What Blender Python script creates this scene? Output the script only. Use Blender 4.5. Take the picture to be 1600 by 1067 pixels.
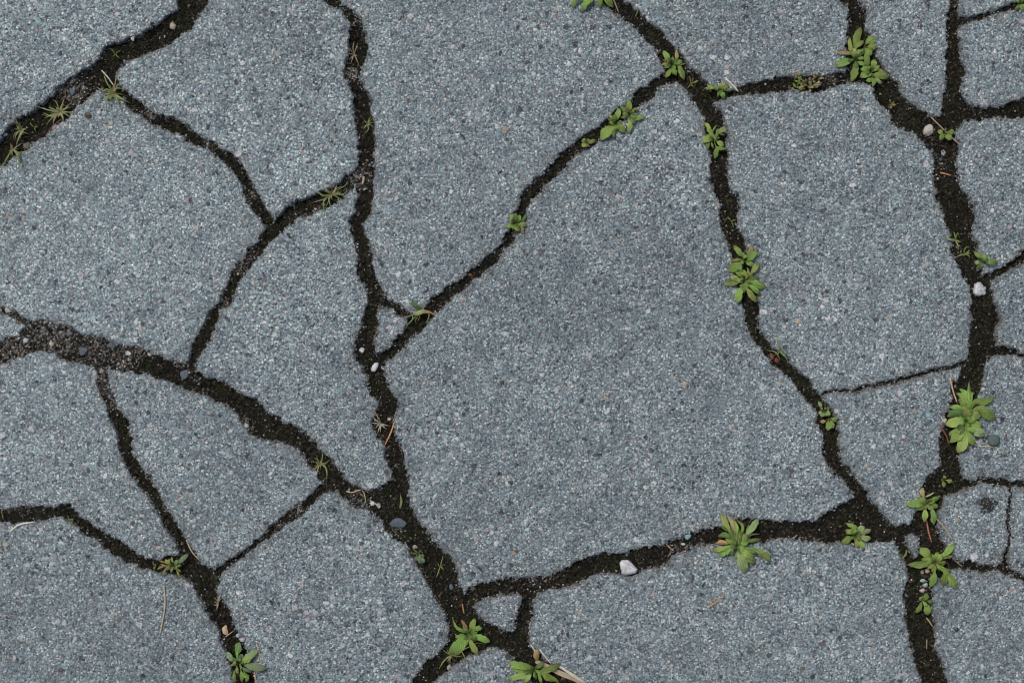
import bpy, bmesh, math, random
import numpy as np
from mathutils import Vector, noise as mnoise

# ------------------------------------------------------------------ clear
for o in list(bpy.data.objects):
    bpy.data.objects.remove(o, do_unlink=True)
SC = bpy.context.scene
COL = SC.collection
RAD = math.radians

# ------------------------------------------------------------------ camera
# looking straight down at a patch of pavement 0.80 m wide from 1.30 m
CAM_H = 1.30
cam = bpy.data.cameras.new('camera')
cam.sensor_width = 36.0
cam.lens = 36.0 * CAM_H / 0.80
cam.clip_start = 0.02
cam.clip_end = 1000.0
camo = bpy.data.objects.new('camera', cam)
camo.location = (0, 0, CAM_H)
COL.objects.link(camo)
SC.camera = camo

# ------------------------------------------------------------------ light (soft overcast day)
SUN_EL, SUN_AZ = RAD(58), RAD(-40)          # azimuth clockwise from +Y : high, from the upper left
w = bpy.data.worlds.new('World')
SC.world = w
w.use_nodes = True
nt = w.node_tree
nt.nodes.clear()
sky = nt.nodes.new('ShaderNodeTexSky')
sky.sky_type = 'NISHITA'
sky.sun_disc = False
sky.sun_elevation = SUN_EL
sky.sun_rotation = SUN_AZ
sky.dust_density = 4.0
bg = nt.nodes.new('ShaderNodeBackground')
bg.inputs[1].default_value = 0.075
wo = nt.nodes.new('ShaderNodeOutputWorld')
nt.links.new(sky.outputs[0], bg.inputs[0])
nt.links.new(bg.outputs[0], wo.inputs[0])
sl = bpy.data.lights.new('sun', 'SUN')
sl.energy = 1.5
sl.angle = RAD(16)
sl.color = (1.0, 0.965, 0.92)
so = bpy.data.objects.new('sun', sl)
so.rotation_euler = Vector((math.sin(SUN_AZ) * math.cos(SUN_EL), math.cos(SUN_AZ) * math.cos(SUN_EL), math.sin(SUN_EL))).to_track_quat('Z', 'Y').to_euler()
so.location = (-0.5, 0.6, 1.5)
COL.objects.link(so)
vs = SC.view_settings
vs.view_transform = 'Standard'
vs.look = 'None'
vs.gamma = 1.0
vs.use_curve_mapping = False
vs.exposure = 0.6
SC.cycles.filter_width = 1.1

# ------------------------------------------------------------------ plan data, millimetres on the pavement
CRACKS = [
[(-159.8,446),(-170.6,423.7),(-177.2,402.2),(-191,382.8),(-205.3,362.9),(-216.9,343.2),(-234.7,317.3),(-249.9,287),(-260,266.8),(-261.4,259.2),(-271.8,252.4),(-282,246.2),(-289.5,240.6),(-298.8,236.1),(-308.9,232.2),(-317.4,228.8),(-323.3,221.2),(-327.5,216.2),(-339.3,208.6),(-347.7,202.7),(-355.3,197.6),(-360.4,191.7),(-368,184.1),(-376.4,178.2),(-384.8,174),(-394.1,165.6),(-400,157.1),(-420.2,142),(-467.5,115),(-492.9,100.8),(-514,92.4),(-535.7,83.5),(-558.4,75.2),(-580,62.9),(-574.8,51.9),(-553,60.2),(-530.5,68.2),(-506.8,74.8),(-483.5,84.7),(-467.5,94.7),(-420.2,123.4),(-400,137.2),(-388.2,144.5),(-376.4,152.1),(-366.3,159.7),(-357.8,168.1),(-347.7,173.2),(-344.4,179.9),(-337.6,185.8),(-330,191.7),(-319.1,199.3),(-309.8,207.7),(-307.3,213.6),(-300.5,219.2),(-290.4,222.1),(-278.6,227.1),(-266.8,233),(-258.3,239.8),(-249.9,245.7),(-243.2,256.6),(-236.4,266.8),(-224.6,287),(-209.4,317.3),(-199,330.2),(-186.4,352),(-174.9,372.5),(-164,394.3),(-154.5,418),(-145.2,439.3)],
[(-312.3,211.1),(-307.3,199.3),(-298.8,192.6),(-292.1,186.6),(-283.6,179.9),(-275.2,175.7),(-265.1,174.8),(-256.7,170.6),(-248.2,163.9),(-239.8,158.8),(-229.7,152.1),(-221.2,147),(-212.8,140.3),(-206.1,130.2),(-201.9,120.9),(-200,117.5),(-196.6,110.8),(-192.4,103.2),(-189,98.1),(-185.7,94.7),(-189.9,89.7),(-194.9,94.7),(-200,100.6),(-204.4,104.9),(-207.8,112.4),(-212,121.7),(-217,131.8),(-222.9,138.6),(-231.4,143.6),(-236.4,150.4),(-243.2,152.1),(-253.3,156.3),(-260,162.2),(-271.8,165.6),(-282,170.6),(-290.4,176.5),(-298.8,182.4),(-303.9,190),(-315.7,192.6),(-325.8,202.7)],
[(-119.1,136.9),(-122.4,134.4),(-129.2,128.5),(-137.6,121.7),(-147.7,116.7),(-157.8,112.4),(-168,109.1),(-175.5,105.7),(-181.5,98.1),(-187.4,93.9),(-193.3,88),(-198.5,78.3),(-200,76.6),(-206.1,73.2),(-207.8,64.8),(-214.5,60.6),(-217.9,53.8),(-221.2,47.1),(-225.5,37.8),(-229.7,29.4),(-236.4,22.6),(-239.8,15.9),(-244.9,7.4),(-249.1,-0.2),(-251.6,-7.7),(-253.3,-14.5),(-255.8,-18.7),(-248.2,-26.3),(-247.4,-19.5),(-244.9,-12.8),(-241.5,-6.1),(-236.4,0.7),(-232.2,9.1),(-229.7,17.6),(-228,24.3),(-221.2,28.5),(-217.9,33.6),(-216.2,39.5),(-213.7,45.4),(-209.4,51.3),(-206.1,56.3),(-200,63.1),(-194.9,69.8),(-189.9,76.6),(-181.5,84.2),(-173.9,90.9),(-173,89.7),(-166.3,96.4),(-156.2,99.8),(-147.7,104),(-137.6,106.5),(-129.2,115),(-123.3,120.9),(-120.7,120.4),(-115.7,120.9)],
[(-185.5,434.8),(-183.9,409.8),(-178.1,388.2),(-177.8,363.4),(-174.6,338.5),(-168,317.3),(-154.5,292),(-146.9,266.8),(-142.7,262.5),(-134.2,258.3),(-129.2,252.4),(-125,248.2),(-126.6,239.8),(-127.8,229.7),(-127.5,222.9),(-130,217),(-132.5,209.4),(-127.5,202.7),(-124.6,195.9),(-124.6,187.5),(-123.3,179.1),(-120.7,168.9),(-120.4,158.8),(-119.4,148.7),(-120.7,134.4),(-121.6,126.8),(-121.1,118.4),(-121.1,109.9),(-122.4,100.6),(-127.2,93.9),(-126.6,91.8),(-124.1,83.3),(-121.6,73.2),(-120.4,63.1),(-121.1,53),(-117.4,46.2),(-113.2,37.8),(-113.7,29.4),(-115.7,20.9),(-116.5,12.5),(-121.6,2.4),(-123.3,-7.7),(-123.3,-14.5),(-117.4,-19.5),(-113.2,-26.3),(-112.3,-36.4),(-108.1,-43.2),(-103,-48.2),(-105.6,-53.3),(-108.9,-60),(-108.9,-68.5),(-104.7,-75.2),(-99.7,-80.3),(-99.3,-88.2),(-99.7,-86.8),(-96.3,-96.9),(-93.8,-105.3),(-93.8,-108.7),(-103.9,-114.6),(-112.3,-117.1),(-112.3,-129.8),(-98.8,-142.4),(-98.8,-147.5),(-90.4,-154.2),(-82,-159.3),(-78.6,-167.7),(-71.8,-177.8),(-65.1,-189.6),(-62.6,-198),(-56.7,-206.5),(-48.2,-218.3),(-46.5,-228.4),(-31.4,-208.2),(-38.1,-196.4),(-42.3,-189.6),(-43.2,-181.2),(-46.5,-171.1),(-53.3,-164.3),(-61.7,-155.9),(-66.8,-148.3),(-75.2,-137.3),(-80.3,-128.9),(-81.1,-120.5),(-80.3,-108.7),(-83.6,-98.6),(-85.3,-86.8),(-85.3,-88.2),(-87,-80.3),(-91.2,-71.8),(-92.9,-63.4),(-91.2,-56.6),(-90.4,-48.2),(-92.1,-41.5),(-98.8,-33),(-100.5,-24.6),(-100.5,-17.9),(-107.3,-9.4),(-108.1,0.7),(-105.6,9.1),(-104.7,17.6),(-103.9,27.7),(-102.2,36.9),(-103,41.2),(-108.1,51.3),(-109.8,59.7),(-108.9,68.1),(-111.5,76.6),(-115.7,85),(-117.4,91.8),(-114,94.7),(-110.6,99.8),(-110.6,115),(-108.9,123.4),(-107.3,133.5),(-108.1,145.3),(-106.7,155.5),(-108.1,162.2),(-108.1,168.9),(-110.6,179.1),(-110.6,190.9),(-115.7,197.6),(-119.4,204.4),(-117.4,212.8),(-114.8,222.9),(-113.2,231.3),(-115.7,243.1),(-116.5,250.7),(-120.7,253.3),(-124.1,258.3),(-132.5,262.5),(-135.1,266.8),(-141.8,292),(-156.2,317.3),(-163.8,341.9),(-166.3,364.7),(-165.1,387.9),(-170.7,413),(-173,435.8)],
[(-105.6,39.5),(-97.1,31.9),(-90.4,30.2),(-85.3,25.1),(-79.4,21.8),(-74.4,20.9),(-77.7,13.3),(-82,18.1),(-88.7,20.1),(-92.9,25.1),(-98.8,26.8),(-106.4,29.4)],
[(-110.6,-10.3),(-107.3,-10.3),(-98.8,-7.7),(-92.1,-1),(-85.3,5.7),(-83.6,10.8),(-79.4,17.6),(-75.2,21.8),(-66.8,26.8),(-61.7,34.4),(-53.3,39.5),(-46.5,46.2),(-36.4,51.3),(-31.4,56.3),(-24.6,62.2),(-16.2,69),(-7.8,76.6),(-1.9,85.8),(0,94.7),(3.4,101.5),(8.4,115),(11.8,120),(18.5,127.6),(28.7,135.2),(35.4,143.6),(43.8,150.4),(50.6,157.1),(57.3,162.2),(65.8,165.6),(72.5,172.3),(84.3,182.4),(94.4,189.2),(97.8,195.9),(107.9,201.8),(118,208.6),(124.8,212.8),(133.2,204.4),(121.4,201),(113,195.9),(111.3,190),(104.6,187.5),(94.4,179.1),(74.2,162.2),(67.5,155.5),(60.7,151.2),(50.6,147),(43.8,136.9),(35.4,130.2),(27,123.4),(21.9,116.7),(15.2,111.6),(12.6,104.9),(11,98.1),(5.1,88),(0,76.6),(-6.1,71.5),(-9.4,63.9),(-21.2,53.8),(-29.7,49.6),(-33.1,42.8),(-44.9,36.1),(-53.3,27.7),(-65.1,15.9),(-70.2,8.3),(-80.3,1.5),(-83.6,-4.4),(-92.1,-11.1),(-100.5,-17.9),(-105.6,-19.5)],
[(-2.2,437.2),(4.4,414),(14,392.9),(17.7,369.3),(24.3,345.2),(30.4,325.8),(50.6,300.5),(65.8,276.9),(70.8,265.1),(82.6,254.9),(91.1,248.2),(99.5,241.5),(107.9,233),(114.7,225.4),(118,216.2),(121.4,208.6),(129.8,202.7),(138.3,195.9),(143.3,185.8),(150.1,176.5),(150.9,165.6),(153.5,152.1),(156,142),(154.3,135.2),(156.8,123.4),(160.2,113.3),(163.6,104.9),(162.7,94.7),(162.7,91.8),(166.1,81.6),(170.3,73.2),(171.2,64.8),(175.4,49.6),(178.8,32.7),(182.1,24.3),(183,12.5),(187.2,4.1),(192.2,-2.7),(200,-11.1),(205.1,-19.5),(213.5,-24.6),(220.2,-31.4),(225.3,-39.8),(232,-48.2),(238.8,-56.6),(238.8,-65.1),(243,-73.5),(244.2,-88.2),(244.7,-86.8),(245.5,-95.2),(252.3,-102.8),(259,-108.7),(264.1,-117.1),(267.5,-122.5),(270.8,-137.3),(301.2,-144.9),(296.1,-142.4),(291.1,-136.5),(286,-130.6),(279.3,-122.2),(274.2,-113.7),(267.5,-107),(262.4,-98.6),(258.2,-93.5),(256.5,-86.8),(256.5,-88.2),(255.6,-76.9),(254.8,-66.8),(252.3,-58.3),(247.2,-51.6),(240.5,-41.5),(235.4,-36.4),(232,-29.7),(223.6,-22.9),(216.9,-14.5),(208.4,-7.7),(200,-0.2),(197.3,4.1),(192.2,12.5),(193.9,20.9),(192.2,29.4),(190.6,41.2),(187.2,58),(183,73.2),(179.6,81.6),(176.6,91.8),(176.2,96.4),(177.9,104.9),(177.1,114.1),(169.5,120),(168.6,131.8),(166.9,145.3),(168.6,157.1),(166.9,168.9),(163.6,179.1),(156.8,185.8),(153.5,197.6),(149.2,204.4),(143.3,210.3),(137.4,214.5),(133.2,222.9),(124.8,233),(118,241.5),(107.9,249),(101.2,254.1),(94.4,260),(87.7,265.1),(84.3,280.2),(72.5,303.8),(52.3,325.8),(42,351.6),(37.2,374.1),(28.5,396.8),(20.5,420.4),(9.5,441.8)],
[(267.5,-121.3),(284.3,-127.2),(296.1,-142.4),(301.2,-144.9),(310.5,-142.4),(318,-142.4),(304.6,-159.3),(299.5,-155),(289.4,-156.2),(279.3,-157.6),(267.5,-158.4),(238.8,-157.6),(233.7,-154.2),(240.5,-137.3)],
[(146.7,204.4),(150.1,202.7),(156.8,197.3),(168.6,193.9),(178.8,199.3),(185.5,202.7),(192.2,201.8),(200,204.4),(210.1,206),(218.5,207.7),(227,206.9),(243.8,207.7),(252.3,208.6),(260.7,210.3),(265.8,216.2),(275.9,201.8),(267.5,203.5),(259,202.7),(248.9,197.6),(238.8,194.2),(223.6,196.8),(210.1,195.1),(200,193.1),(190.6,193.4),(182.1,192.6),(170.3,190.9),(161.9,188.3),(155.1,184.1),(151.8,182.4)],
[(256.4,451.4),(249.6,427.6),(246,405),(241.5,380.9),(234.8,356.4),(233.4,330.3),(238.8,308.9),(250.6,283.6),(254.8,266.8),(262.4,261.7),(263.2,253.3),(261.6,241.5),(261.6,224.6),(262.4,216.2),(265.8,208.6),(274.2,203.5),(282.6,197.6),(284.3,190.9),(289.4,184.1),(295.3,179.1),(297.8,170.6),(306.2,165.6),(316.4,162.2),(322.3,155.5),(329,148.7),(329.8,135.2),(330.7,123.4),(333.2,109.9),(337.4,99.8),(340,86.8),(340.3,89.2),(343.3,83.3),(344.2,69.8),(348.4,59.7),(353.5,51.3),(356.8,42.8),(358.5,34.4),(357.7,24.3),(360.2,17.6),(358.5,7.4),(357.7,-4.4),(354.3,-16.2),(350.9,-24.6),(346.7,-33),(343.3,-38.1),(345.4,-43.2),(343.3,-51.6),(340,-56.6),(338.3,-65.1),(334.9,-73.5),(334.1,-88.2),(334.4,-86.8),(334.9,-96.9),(329.8,-101.9),(323.9,-107.8),(321.4,-115.4),(321.4,-123.8),(314.7,-135.7),(311.3,-142.4),(307.9,-144.1),(299.5,-150.8),(299.5,-155.9),(302.9,-164.3),(307.9,-174.4),(309.6,-182.9),(307.9,-194.7),(307.1,-208.2),(307.9,-220),(310.5,-230.1),(313,-243.6),(316.4,-255.4),(320.6,-266.7),(324.8,-289.1),(333.2,-339.7),(332.9,-363.7),(328.1,-384.6),(325.6,-409.9),(322.9,-433.3),(323.5,-458.4),(335.9,-458.4),(336.6,-435.5),(341.6,-411.5),(344,-389),(352.1,-363.7),(351.8,-339.7),(343.3,-289.1),(339.6,-266.7),(338.3,-255.4),(334.9,-247),(329.8,-235.1),(331.5,-221.7),(328.2,-211.5),(329,-201.4),(329.8,-191.3),(334.9,-186.2),(343.3,-179.5),(345.9,-171.1),(341.7,-162.6),(336.6,-155.9),(332.4,-145.8),(333.2,-135.7),(335.8,-127.2),(338.3,-120.5),(346.7,-117.1),(353.5,-107),(350.1,-96.9),(350.1,-88.4),(350.1,-88.2),(355.1,-80.3),(361.9,-68.5),(363.6,-51.6),(365.3,-39.8),(368.6,-29.7),(370.3,-19.5),(373.7,-12),(377.9,-10.3),(378.8,-2.7),(377.9,7.4),(381.3,15.9),(378.8,24.3),(374.5,36.1),(375.4,46.2),(368.6,50.9),(366.1,56.3),(363.6,66.5),(362.7,74.9),(360.2,83.3),(359.9,88.4),(359.4,86.8),(361.9,93.1),(361.9,101.5),(356.8,111.6),(350.1,120),(350.1,125.1),(348.4,135.2),(349.2,145.3),(350.1,152.1),(346.7,158.8),(348.4,170.6),(334.9,174.8),(329.8,175.7),(321.4,179.1),(311.3,185.8),(302.9,194.2),(302,201.8),(291.1,212.8),(284.3,224.6),(279.3,238.1),(276.7,244.8),(275.9,256.6),(273.4,266.8),(267.5,283.6),(255.6,308.9),(250.3,334.2),(249.8,356.1),(252.7,378.7),(260.8,400.9),(262.7,426),(266.8,448.9)],
[(363.4,435.4),(360.5,412.2),(352.4,389.3),(347.1,365.5),(344.3,341.2),(345,317.3),(343.3,283.6),(342.5,266.8),(340.3,249.9),(340.8,233),(340,216.2),(339.6,199.3),(337.4,187.5),(334.1,175.7),(333.2,165.6),(351.8,167.3),(357.7,184.1),(353.5,190.9),(351.8,199.3),(353.5,211.1),(350.1,222.9),(350.1,239.8),(348.4,248.2),(349.2,258.3),(348.4,266.8),(349.2,283.6),(351.8,317.3),(350.5,341.4),(353.4,364.7),(359.8,387.5),(366.7,410.2),(369,434.7)],
[(348.4,192.6),(357.7,184.5),(366.9,180.7),(378.8,183.3),(392.2,187.5),(400,190),(427.7,195.9),(469.8,192.6),(493.8,192.9),(518.2,190.4),(542.1,186.4),(565.9,179.9),(588.9,177.4),(587.7,167),(563,169.9),(540.8,176.9),(517.2,179.8),(493.8,181.9),(469.8,182.4),(427.7,182.4),(400,175.7),(382.1,174),(368.6,174),(355.1,173.2),(348.4,170.6),(345,167.3)],
[(346.4,251.9),(356.8,252.9),(365.3,254.6),(372,257.5),(380.4,260.3),(388.9,262.5),(400,265.9),(436.1,276.9),(459.9,278.5),(484,278.9),(508,278.6),(531,283.3),(554.6,287.9),(579,289.4),(579.4,282.4),(555.8,281.2),(532.2,277.4),(508.1,272.6),(484.2,271.1),(460.3,270.6),(436.1,270.1),(400,261.7),(393.9,260),(385.5,258.7),(377.1,255.8),(370.3,252.4),(361.9,250.2),(353.5,248.2),(346.4,246.9)],
[(363.6,51.3),(368.6,50.9),(377.1,54.7),(385.5,59.7),(395.6,66.5),(400,72.4),(419.2,81.6),(453,85),(477.1,85),(501.4,79.6),(524,69.6),(547.1,67.6),(570.2,69.7),(594.7,68.1),(594.2,59.5),(570.8,60.5),(546,59.1),(521.5,63.2),(499.5,70.9),(476.9,75.6),(453,76.6),(419.2,73.2),(400,60.6),(392.2,57.2),(383.8,53),(375.4,46.2),(370.3,42.8)],
[(375.4,-1.8),(378.8,-3.5),(387.2,-5.2),(393.9,-6.9),(400,-10.3),(436.1,-22.9),(460.2,-27.1),(483.5,-34.4),(506.4,-37.1),(529.7,-35.5),(552.2,-29.5),(577,-28.9),(577.1,-36.1),(554,-36),(530.2,-42.7),(505.6,-44.7),(480.8,-42),(458.8,-33.5),(436.1,-27.1),(400,-13.6),(392.2,-10.3),(385.5,-11.1),(377.9,-10.3),(374.5,-11.1)],
[(348.4,-105.3),(353.5,-107),(360.2,-108.7),(368.6,-106.1),(377.1,-106.1),(387.2,-108.7),(393.9,-109.5),(400,-108.7),(436.1,-103.6),(460.1,-103.2),(484,-103.2),(507.7,-100.7),(531.5,-98.6),(555.2,-95.5),(578.7,-90.9),(579.9,-98.5),(556,-101.2),(532.2,-104.8),(508.3,-108.5),(484.1,-110.1),(460.1,-110.8),(436.1,-110.4),(400,-114.6),(388.9,-113.7),(378.8,-112.9),(368.6,-110.4),(361.9,-112.9),(355.1,-114.6),(346.7,-117.1),(343.3,-117.9)],
[(341.7,-167.7),(345,-169.4),(351.8,-173.6),(358.5,-171.1),(366.9,-175.3),(377.1,-176.1),(383.8,-174.4),(390.6,-178.7),(400,-183.7),(436.1,-204.8),(457.6,-219.2),(477.7,-232.4),(499.3,-240.5),(521.7,-248.6),(544.3,-257.4),(567.2,-262.7),(590.7,-266.1),(589.4,-273.7),(565.6,-269.2),(541.8,-263.4),(519.9,-254.3),(496.5,-247.8),(473.3,-238.7),(454.1,-224.3),(436.1,-211.5),(400,-187.9),(393.9,-183.7),(385.5,-181.2),(378.8,-179.5),(368.6,-181.2),(361.9,-178.7),(351.8,-178.7),(343.3,-179.2),(338.3,-179.5)],
[(388.4,-111.2),(388.5,-113.7),(388.9,-120.5),(387.2,-130.6),(386.7,-144.1),(387.9,-150.8),(386.2,-159.3),(383.8,-167.7),(383,-176.1),(383,-178.7),(388.9,-180.3),(388.9,-178.7),(388,-169.4),(388.2,-159.3),(389.9,-150),(388.7,-142.4),(390.6,-132.3),(390.7,-122.2),(390.4,-113.7),(390.4,-111.2)],
[(237.1,-40.6),(239.6,-40.6),(248.9,-38.1),(259,-36.4),(267.5,-37.8),(275.9,-34.1),(284.3,-33),(292.7,-30.5),(301.2,-28.7),(309.6,-27.3),(318,-24.6),(324.8,-22.6),(334.9,-20.6),(343.3,-19.2),(350.1,-15.8),(356,-14.5),(356,-19.9),(346.7,-21.2),(338.3,-23.3),(328.2,-24.9),(319.7,-27.3),(311.3,-30.2),(304.6,-31.4),(294.4,-33.5),(284.3,-35.7),(274.2,-37.9),(267.5,-39.6),(259,-39.1),(250.6,-40.6),(240.5,-43),(237.9,-43.2)],
[(-594.1,-43),(-570.5,-41.1),(-549.2,-35.9),(-526.4,-28),(-501.2,-16.2),(-433.7,-2.7),(-400,-1),(-394.9,2.4),(-384.8,4.9),(-378.1,12.5),(-376.4,15.9),(-366.3,15),(-356.2,13.3),(-344.4,10),(-337.6,4.1),(-327.5,4.1),(-317.4,1.5),(-307.3,-2.7),(-298.8,-4.4),(-290.4,-5.2),(-282,-10.3),(-271.8,-13.6),(-263.4,-15.3),(-255,-17.9),(-247.4,-23.8),(-239.8,-28.8),(-231.4,-29.7),(-221.2,-33.9),(-212.8,-39.8),(-200,-45.7),(-194.9,-51.6),(-188.2,-58.3),(-179.8,-61.7),(-169.6,-67.6),(-161.2,-71.8),(-154.5,-78.6),(-147.7,-87),(-141,-93.5),(-135.9,-99.4),(-132.5,-106.1),(-125.8,-112),(-117.4,-115.4),(-110.6,-117.1),(-103.9,-114.6),(-95.4,-112),(-88.7,-150.8),(-98,-147.5),(-100.5,-140.7),(-105.6,-135.7),(-114,-130.6),(-124.1,-128.1),(-130.9,-122.2),(-136.8,-117.1),(-145.2,-112.9),(-147.7,-110.4),(-152.8,-101.9),(-159.5,-96.9),(-162.9,-88.2),(-168,-83.6),(-173,-80.3),(-181.5,-78.6),(-191.6,-76.9),(-200,-75.2),(-204.4,-71.8),(-209.4,-65.1),(-212.8,-58.3),(-221.2,-51.6),(-231.4,-46.5),(-241.5,-41.5),(-249.9,-38.9),(-256.7,-37.3),(-265.1,-32.2),(-278.6,-28),(-290.4,-24.6),(-298.8,-23.8),(-305.6,-22.9),(-315.7,-19.5),(-327.5,-19.5),(-335.9,-17),(-344.4,-15.3),(-351.1,-12),(-359.5,-8.6),(-368,-6.9),(-373,-7.7),(-381.5,-10.3),(-389.9,-12.8),(-400,-17.9),(-433.7,-21.2),(-501.2,-36.4),(-520.6,-42.4),(-542,-53),(-568.2,-55.5),(-592.3,-58.8)],
[(-592.1,63.6),(-568,63.7),(-543.6,62.9),(-519.4,59.2),(-496.6,51.6),(-474,45.4),(-450.6,41.2),(-416.9,32.7),(-400,26.8),(-391.6,24),(-383.1,19.2),(-373,15),(-378.1,10),(-384.8,15),(-391.6,20.1),(-400,23.5),(-416.9,28.5),(-450.6,36.9),(-474.8,38.7),(-498.3,45.8),(-521.5,52.1),(-544.7,56.4),(-568.2,57.5),(-592.1,57.8)],
[(-330,-14.5),(-326.6,-18.7),(-323.3,-28),(-322.4,-39.8),(-319.1,-44.8),(-315.7,-53.3),(-315.7,-60),(-310.6,-66.8),(-308.1,-76.9),(-307.3,-88.2),(-306.4,-86.8),(-302.2,-95.2),(-298.8,-105.3),(-290.4,-113.7),(-283.6,-122.2),(-278.6,-130.6),(-275.2,-137.3),(-270.2,-145.8),(-266.8,-152.5),(-261.7,-159.3),(-260,-167.7),(-256.7,-184.6),(-248.2,-189.6),(-246.5,-196.4),(-239.8,-208.2),(-233.1,-220),(-228,-226.7),(-226.3,-235.1),(-222.9,-240.2),(-221.2,-252),(-217.9,-266.7),(-212.8,-289.1),(-197.6,-339.7),(-191.5,-364.4),(-183.6,-388.8),(-177,-410.1),(-178.4,-433),(-180.1,-456.4),(-166.1,-457.4),(-164.3,-433),(-165.7,-407.9),(-168.1,-382.1),(-179.2,-362.4),(-180.8,-339.7),(-196,-289.1),(-201,-266.7),(-206.1,-243.6),(-212.8,-233.5),(-215.3,-225),(-217.9,-216.6),(-224.6,-206.5),(-231.4,-196.4),(-229.7,-187.9),(-233.1,-180.3),(-243.2,-172.8),(-248.2,-164.3),(-253.3,-155.9),(-258.3,-149.1),(-262.6,-142.4),(-265.1,-135.7),(-271.8,-130.6),(-273.5,-123.8),(-277.7,-115.4),(-283.6,-107),(-288.7,-100.2),(-292.1,-95.2),(-296.8,-86.8),(-296.3,-88.2),(-298.8,-73.5),(-299.7,-63.4),(-303.9,-58.3),(-308.9,-51.6),(-311.5,-41.5),(-315.7,-34.7),(-315.7,-28),(-317.7,-20.4),(-314,-14.5)],
[(-141.8,-107),(-146,-111.2),(-151.1,-114.6),(-157.8,-120.5),(-166.3,-128.1),(-174.7,-133.1),(-181.5,-139),(-189.9,-144.9),(-194.9,-151.7),(-200,-155),(-206.1,-160.1),(-214.5,-166),(-221.2,-171.1),(-228,-177.8),(-234.7,-181.2),(-229.7,-189.6),(-226.3,-181.2),(-221.2,-177),(-214.5,-171.9),(-206.1,-165.2),(-200,-160.9),(-191.6,-154.2),(-183.1,-149.1),(-178.1,-144.1),(-171.3,-140.7),(-162.9,-134.8),(-156.2,-127.2),(-149.4,-120.5),(-142.7,-116.8),(-137.6,-117.9)],
[(-579.6,-121.2),(-556.4,-122.7),(-531.5,-120.2),(-507.8,-122.3),(-484.3,-123.8),(-433.7,-128.9),(-400,-131.4),(-389.9,-130.3),(-374.7,-128.9),(-357.8,-129.8),(-351.1,-127.2),(-345.2,-127.2),(-341,-133.1),(-334.2,-139),(-327.5,-144.1),(-319.1,-150),(-308.9,-154.2),(-300.5,-160.1),(-292.1,-166.9),(-283.6,-169.4),(-275.2,-171.1),(-268.5,-167.7),(-258.3,-166),(-255,-184.6),(-271.8,-181.2),(-280.3,-179.5),(-290.4,-176.1),(-298.8,-173.6),(-307.3,-169.4),(-315.7,-164.3),(-320.7,-157.6),(-329.2,-152.5),(-335.9,-150.8),(-341,-142.4),(-347.7,-139),(-357.8,-136.5),(-366.3,-140.4),(-383.1,-141.6),(-400,-141.6),(-433.7,-142.4),(-484.3,-137.3),(-508.7,-135.3),(-532.7,-132.7),(-555.7,-133.3),(-580.4,-131.3)],
[(-44.9,-193),(-42.3,-194.7),(-37.3,-197.2),(-31.4,-193),(-24.6,-188.8),(-14.5,-187.1),(0,-184.6),(5.1,-186.2),(15.2,-186.2),(21.9,-183.2),(28.7,-183.7),(33.7,-181.2),(42.2,-177.8),(48.9,-171.9),(59,-168.5),(67.5,-166.3),(80.9,-166),(91.1,-165.2),(101.2,-160.9),(118,-159.3),(124.8,-155),(131.5,-154.2),(141.7,-149.1),(151.8,-146.6),(163.6,-144.9),(177.1,-139),(193.9,-139.4),(200,-139.9),(210.1,-139.9),(221.9,-141.1),(238.8,-140.4),(250.6,-134),(259,-128.1),(267.5,-122.2),(267.5,-158.4),(250.6,-157.6),(233.7,-155.9),(216.9,-153.9),(200,-155),(185.5,-157.6),(168.6,-159.3),(160.2,-157.6),(151.8,-158.9),(141.7,-159.3),(134.9,-164.3),(124.8,-167.7),(121.4,-172.8),(114.7,-177),(109.6,-176.1),(99.5,-181.2),(91.1,-183.7),(84.3,-182),(74.2,-180.8),(64.1,-182),(57.3,-186.2),(50.6,-190),(38.8,-192.1),(30.4,-192.7),(23.6,-194.7),(16.9,-195.5),(6.7,-197.5),(0,-197.2),(-9.4,-197.7),(-19.6,-199.7),(-26.3,-203.1),(-31.4,-207.7),(-34.7,-211.5)],
[(5.1,-184.6),(7.1,-198),(7.6,-204.8),(3.4,-214.9),(1.7,-225),(-3.4,-230.1),(15.2,-235.1),(12.6,-221.7),(16,-211.5),(17.7,-203.1),(17.7,-194.7),(14.8,-184.6)],
[(-41.5,-194.7),(-31.4,-208.2),(-24.6,-216.6),(-16.2,-220),(-6.1,-225.9),(0,-226.7),(5.1,-226.7),(13.5,-230.1),(15.2,-238.5),(25.3,-248.6),(37.1,-255.4),(55.6,-266.7),(80.9,-289.1),(134.9,-322.8),(139.6,-326.3),(155.9,-350.2),(168.6,-372.8),(174.1,-399.9),(181.5,-422.7),(188.2,-445.9),(167.4,-452.1),(160.5,-429.2),(153.6,-406.2),(145,-387.4),(132.4,-369.1),(118.7,-355.7),(84.3,-331.3),(42.2,-297.5),(20.2,-272.2),(13.5,-263.8),(3.4,-252.9),(0,-246.1),(-6.1,-240.2),(-14.5,-239.4),(-21.2,-240.5),(-31.4,-244.4),(-46.5,-230.1),(-51.6,-214.9)],
[(-47.4,-218.3),(-49.9,-235.1),(-56.7,-243.6),(-66.8,-249.5),(-69.3,-252.9),(-72.7,-260.4),(-78.6,-266.7),(-92.1,-289.1),(-115.7,-331.3),(-118.2,-352.6),(-118.8,-378.5),(-116.8,-402.7),(-116.5,-427.2),(-119.1,-448.8),(-106.7,-451.4),(-99.3,-426),(-102.4,-402.6),(-100.9,-378.9),(-100.4,-356.7),(-92.1,-331.3),(-71.8,-289.1),(-60,-266.7),(-53.3,-258.8),(-39.8,-250.3),(-31.4,-245.3),(-24.6,-241.1),(-21.2,-239.4)],
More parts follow.
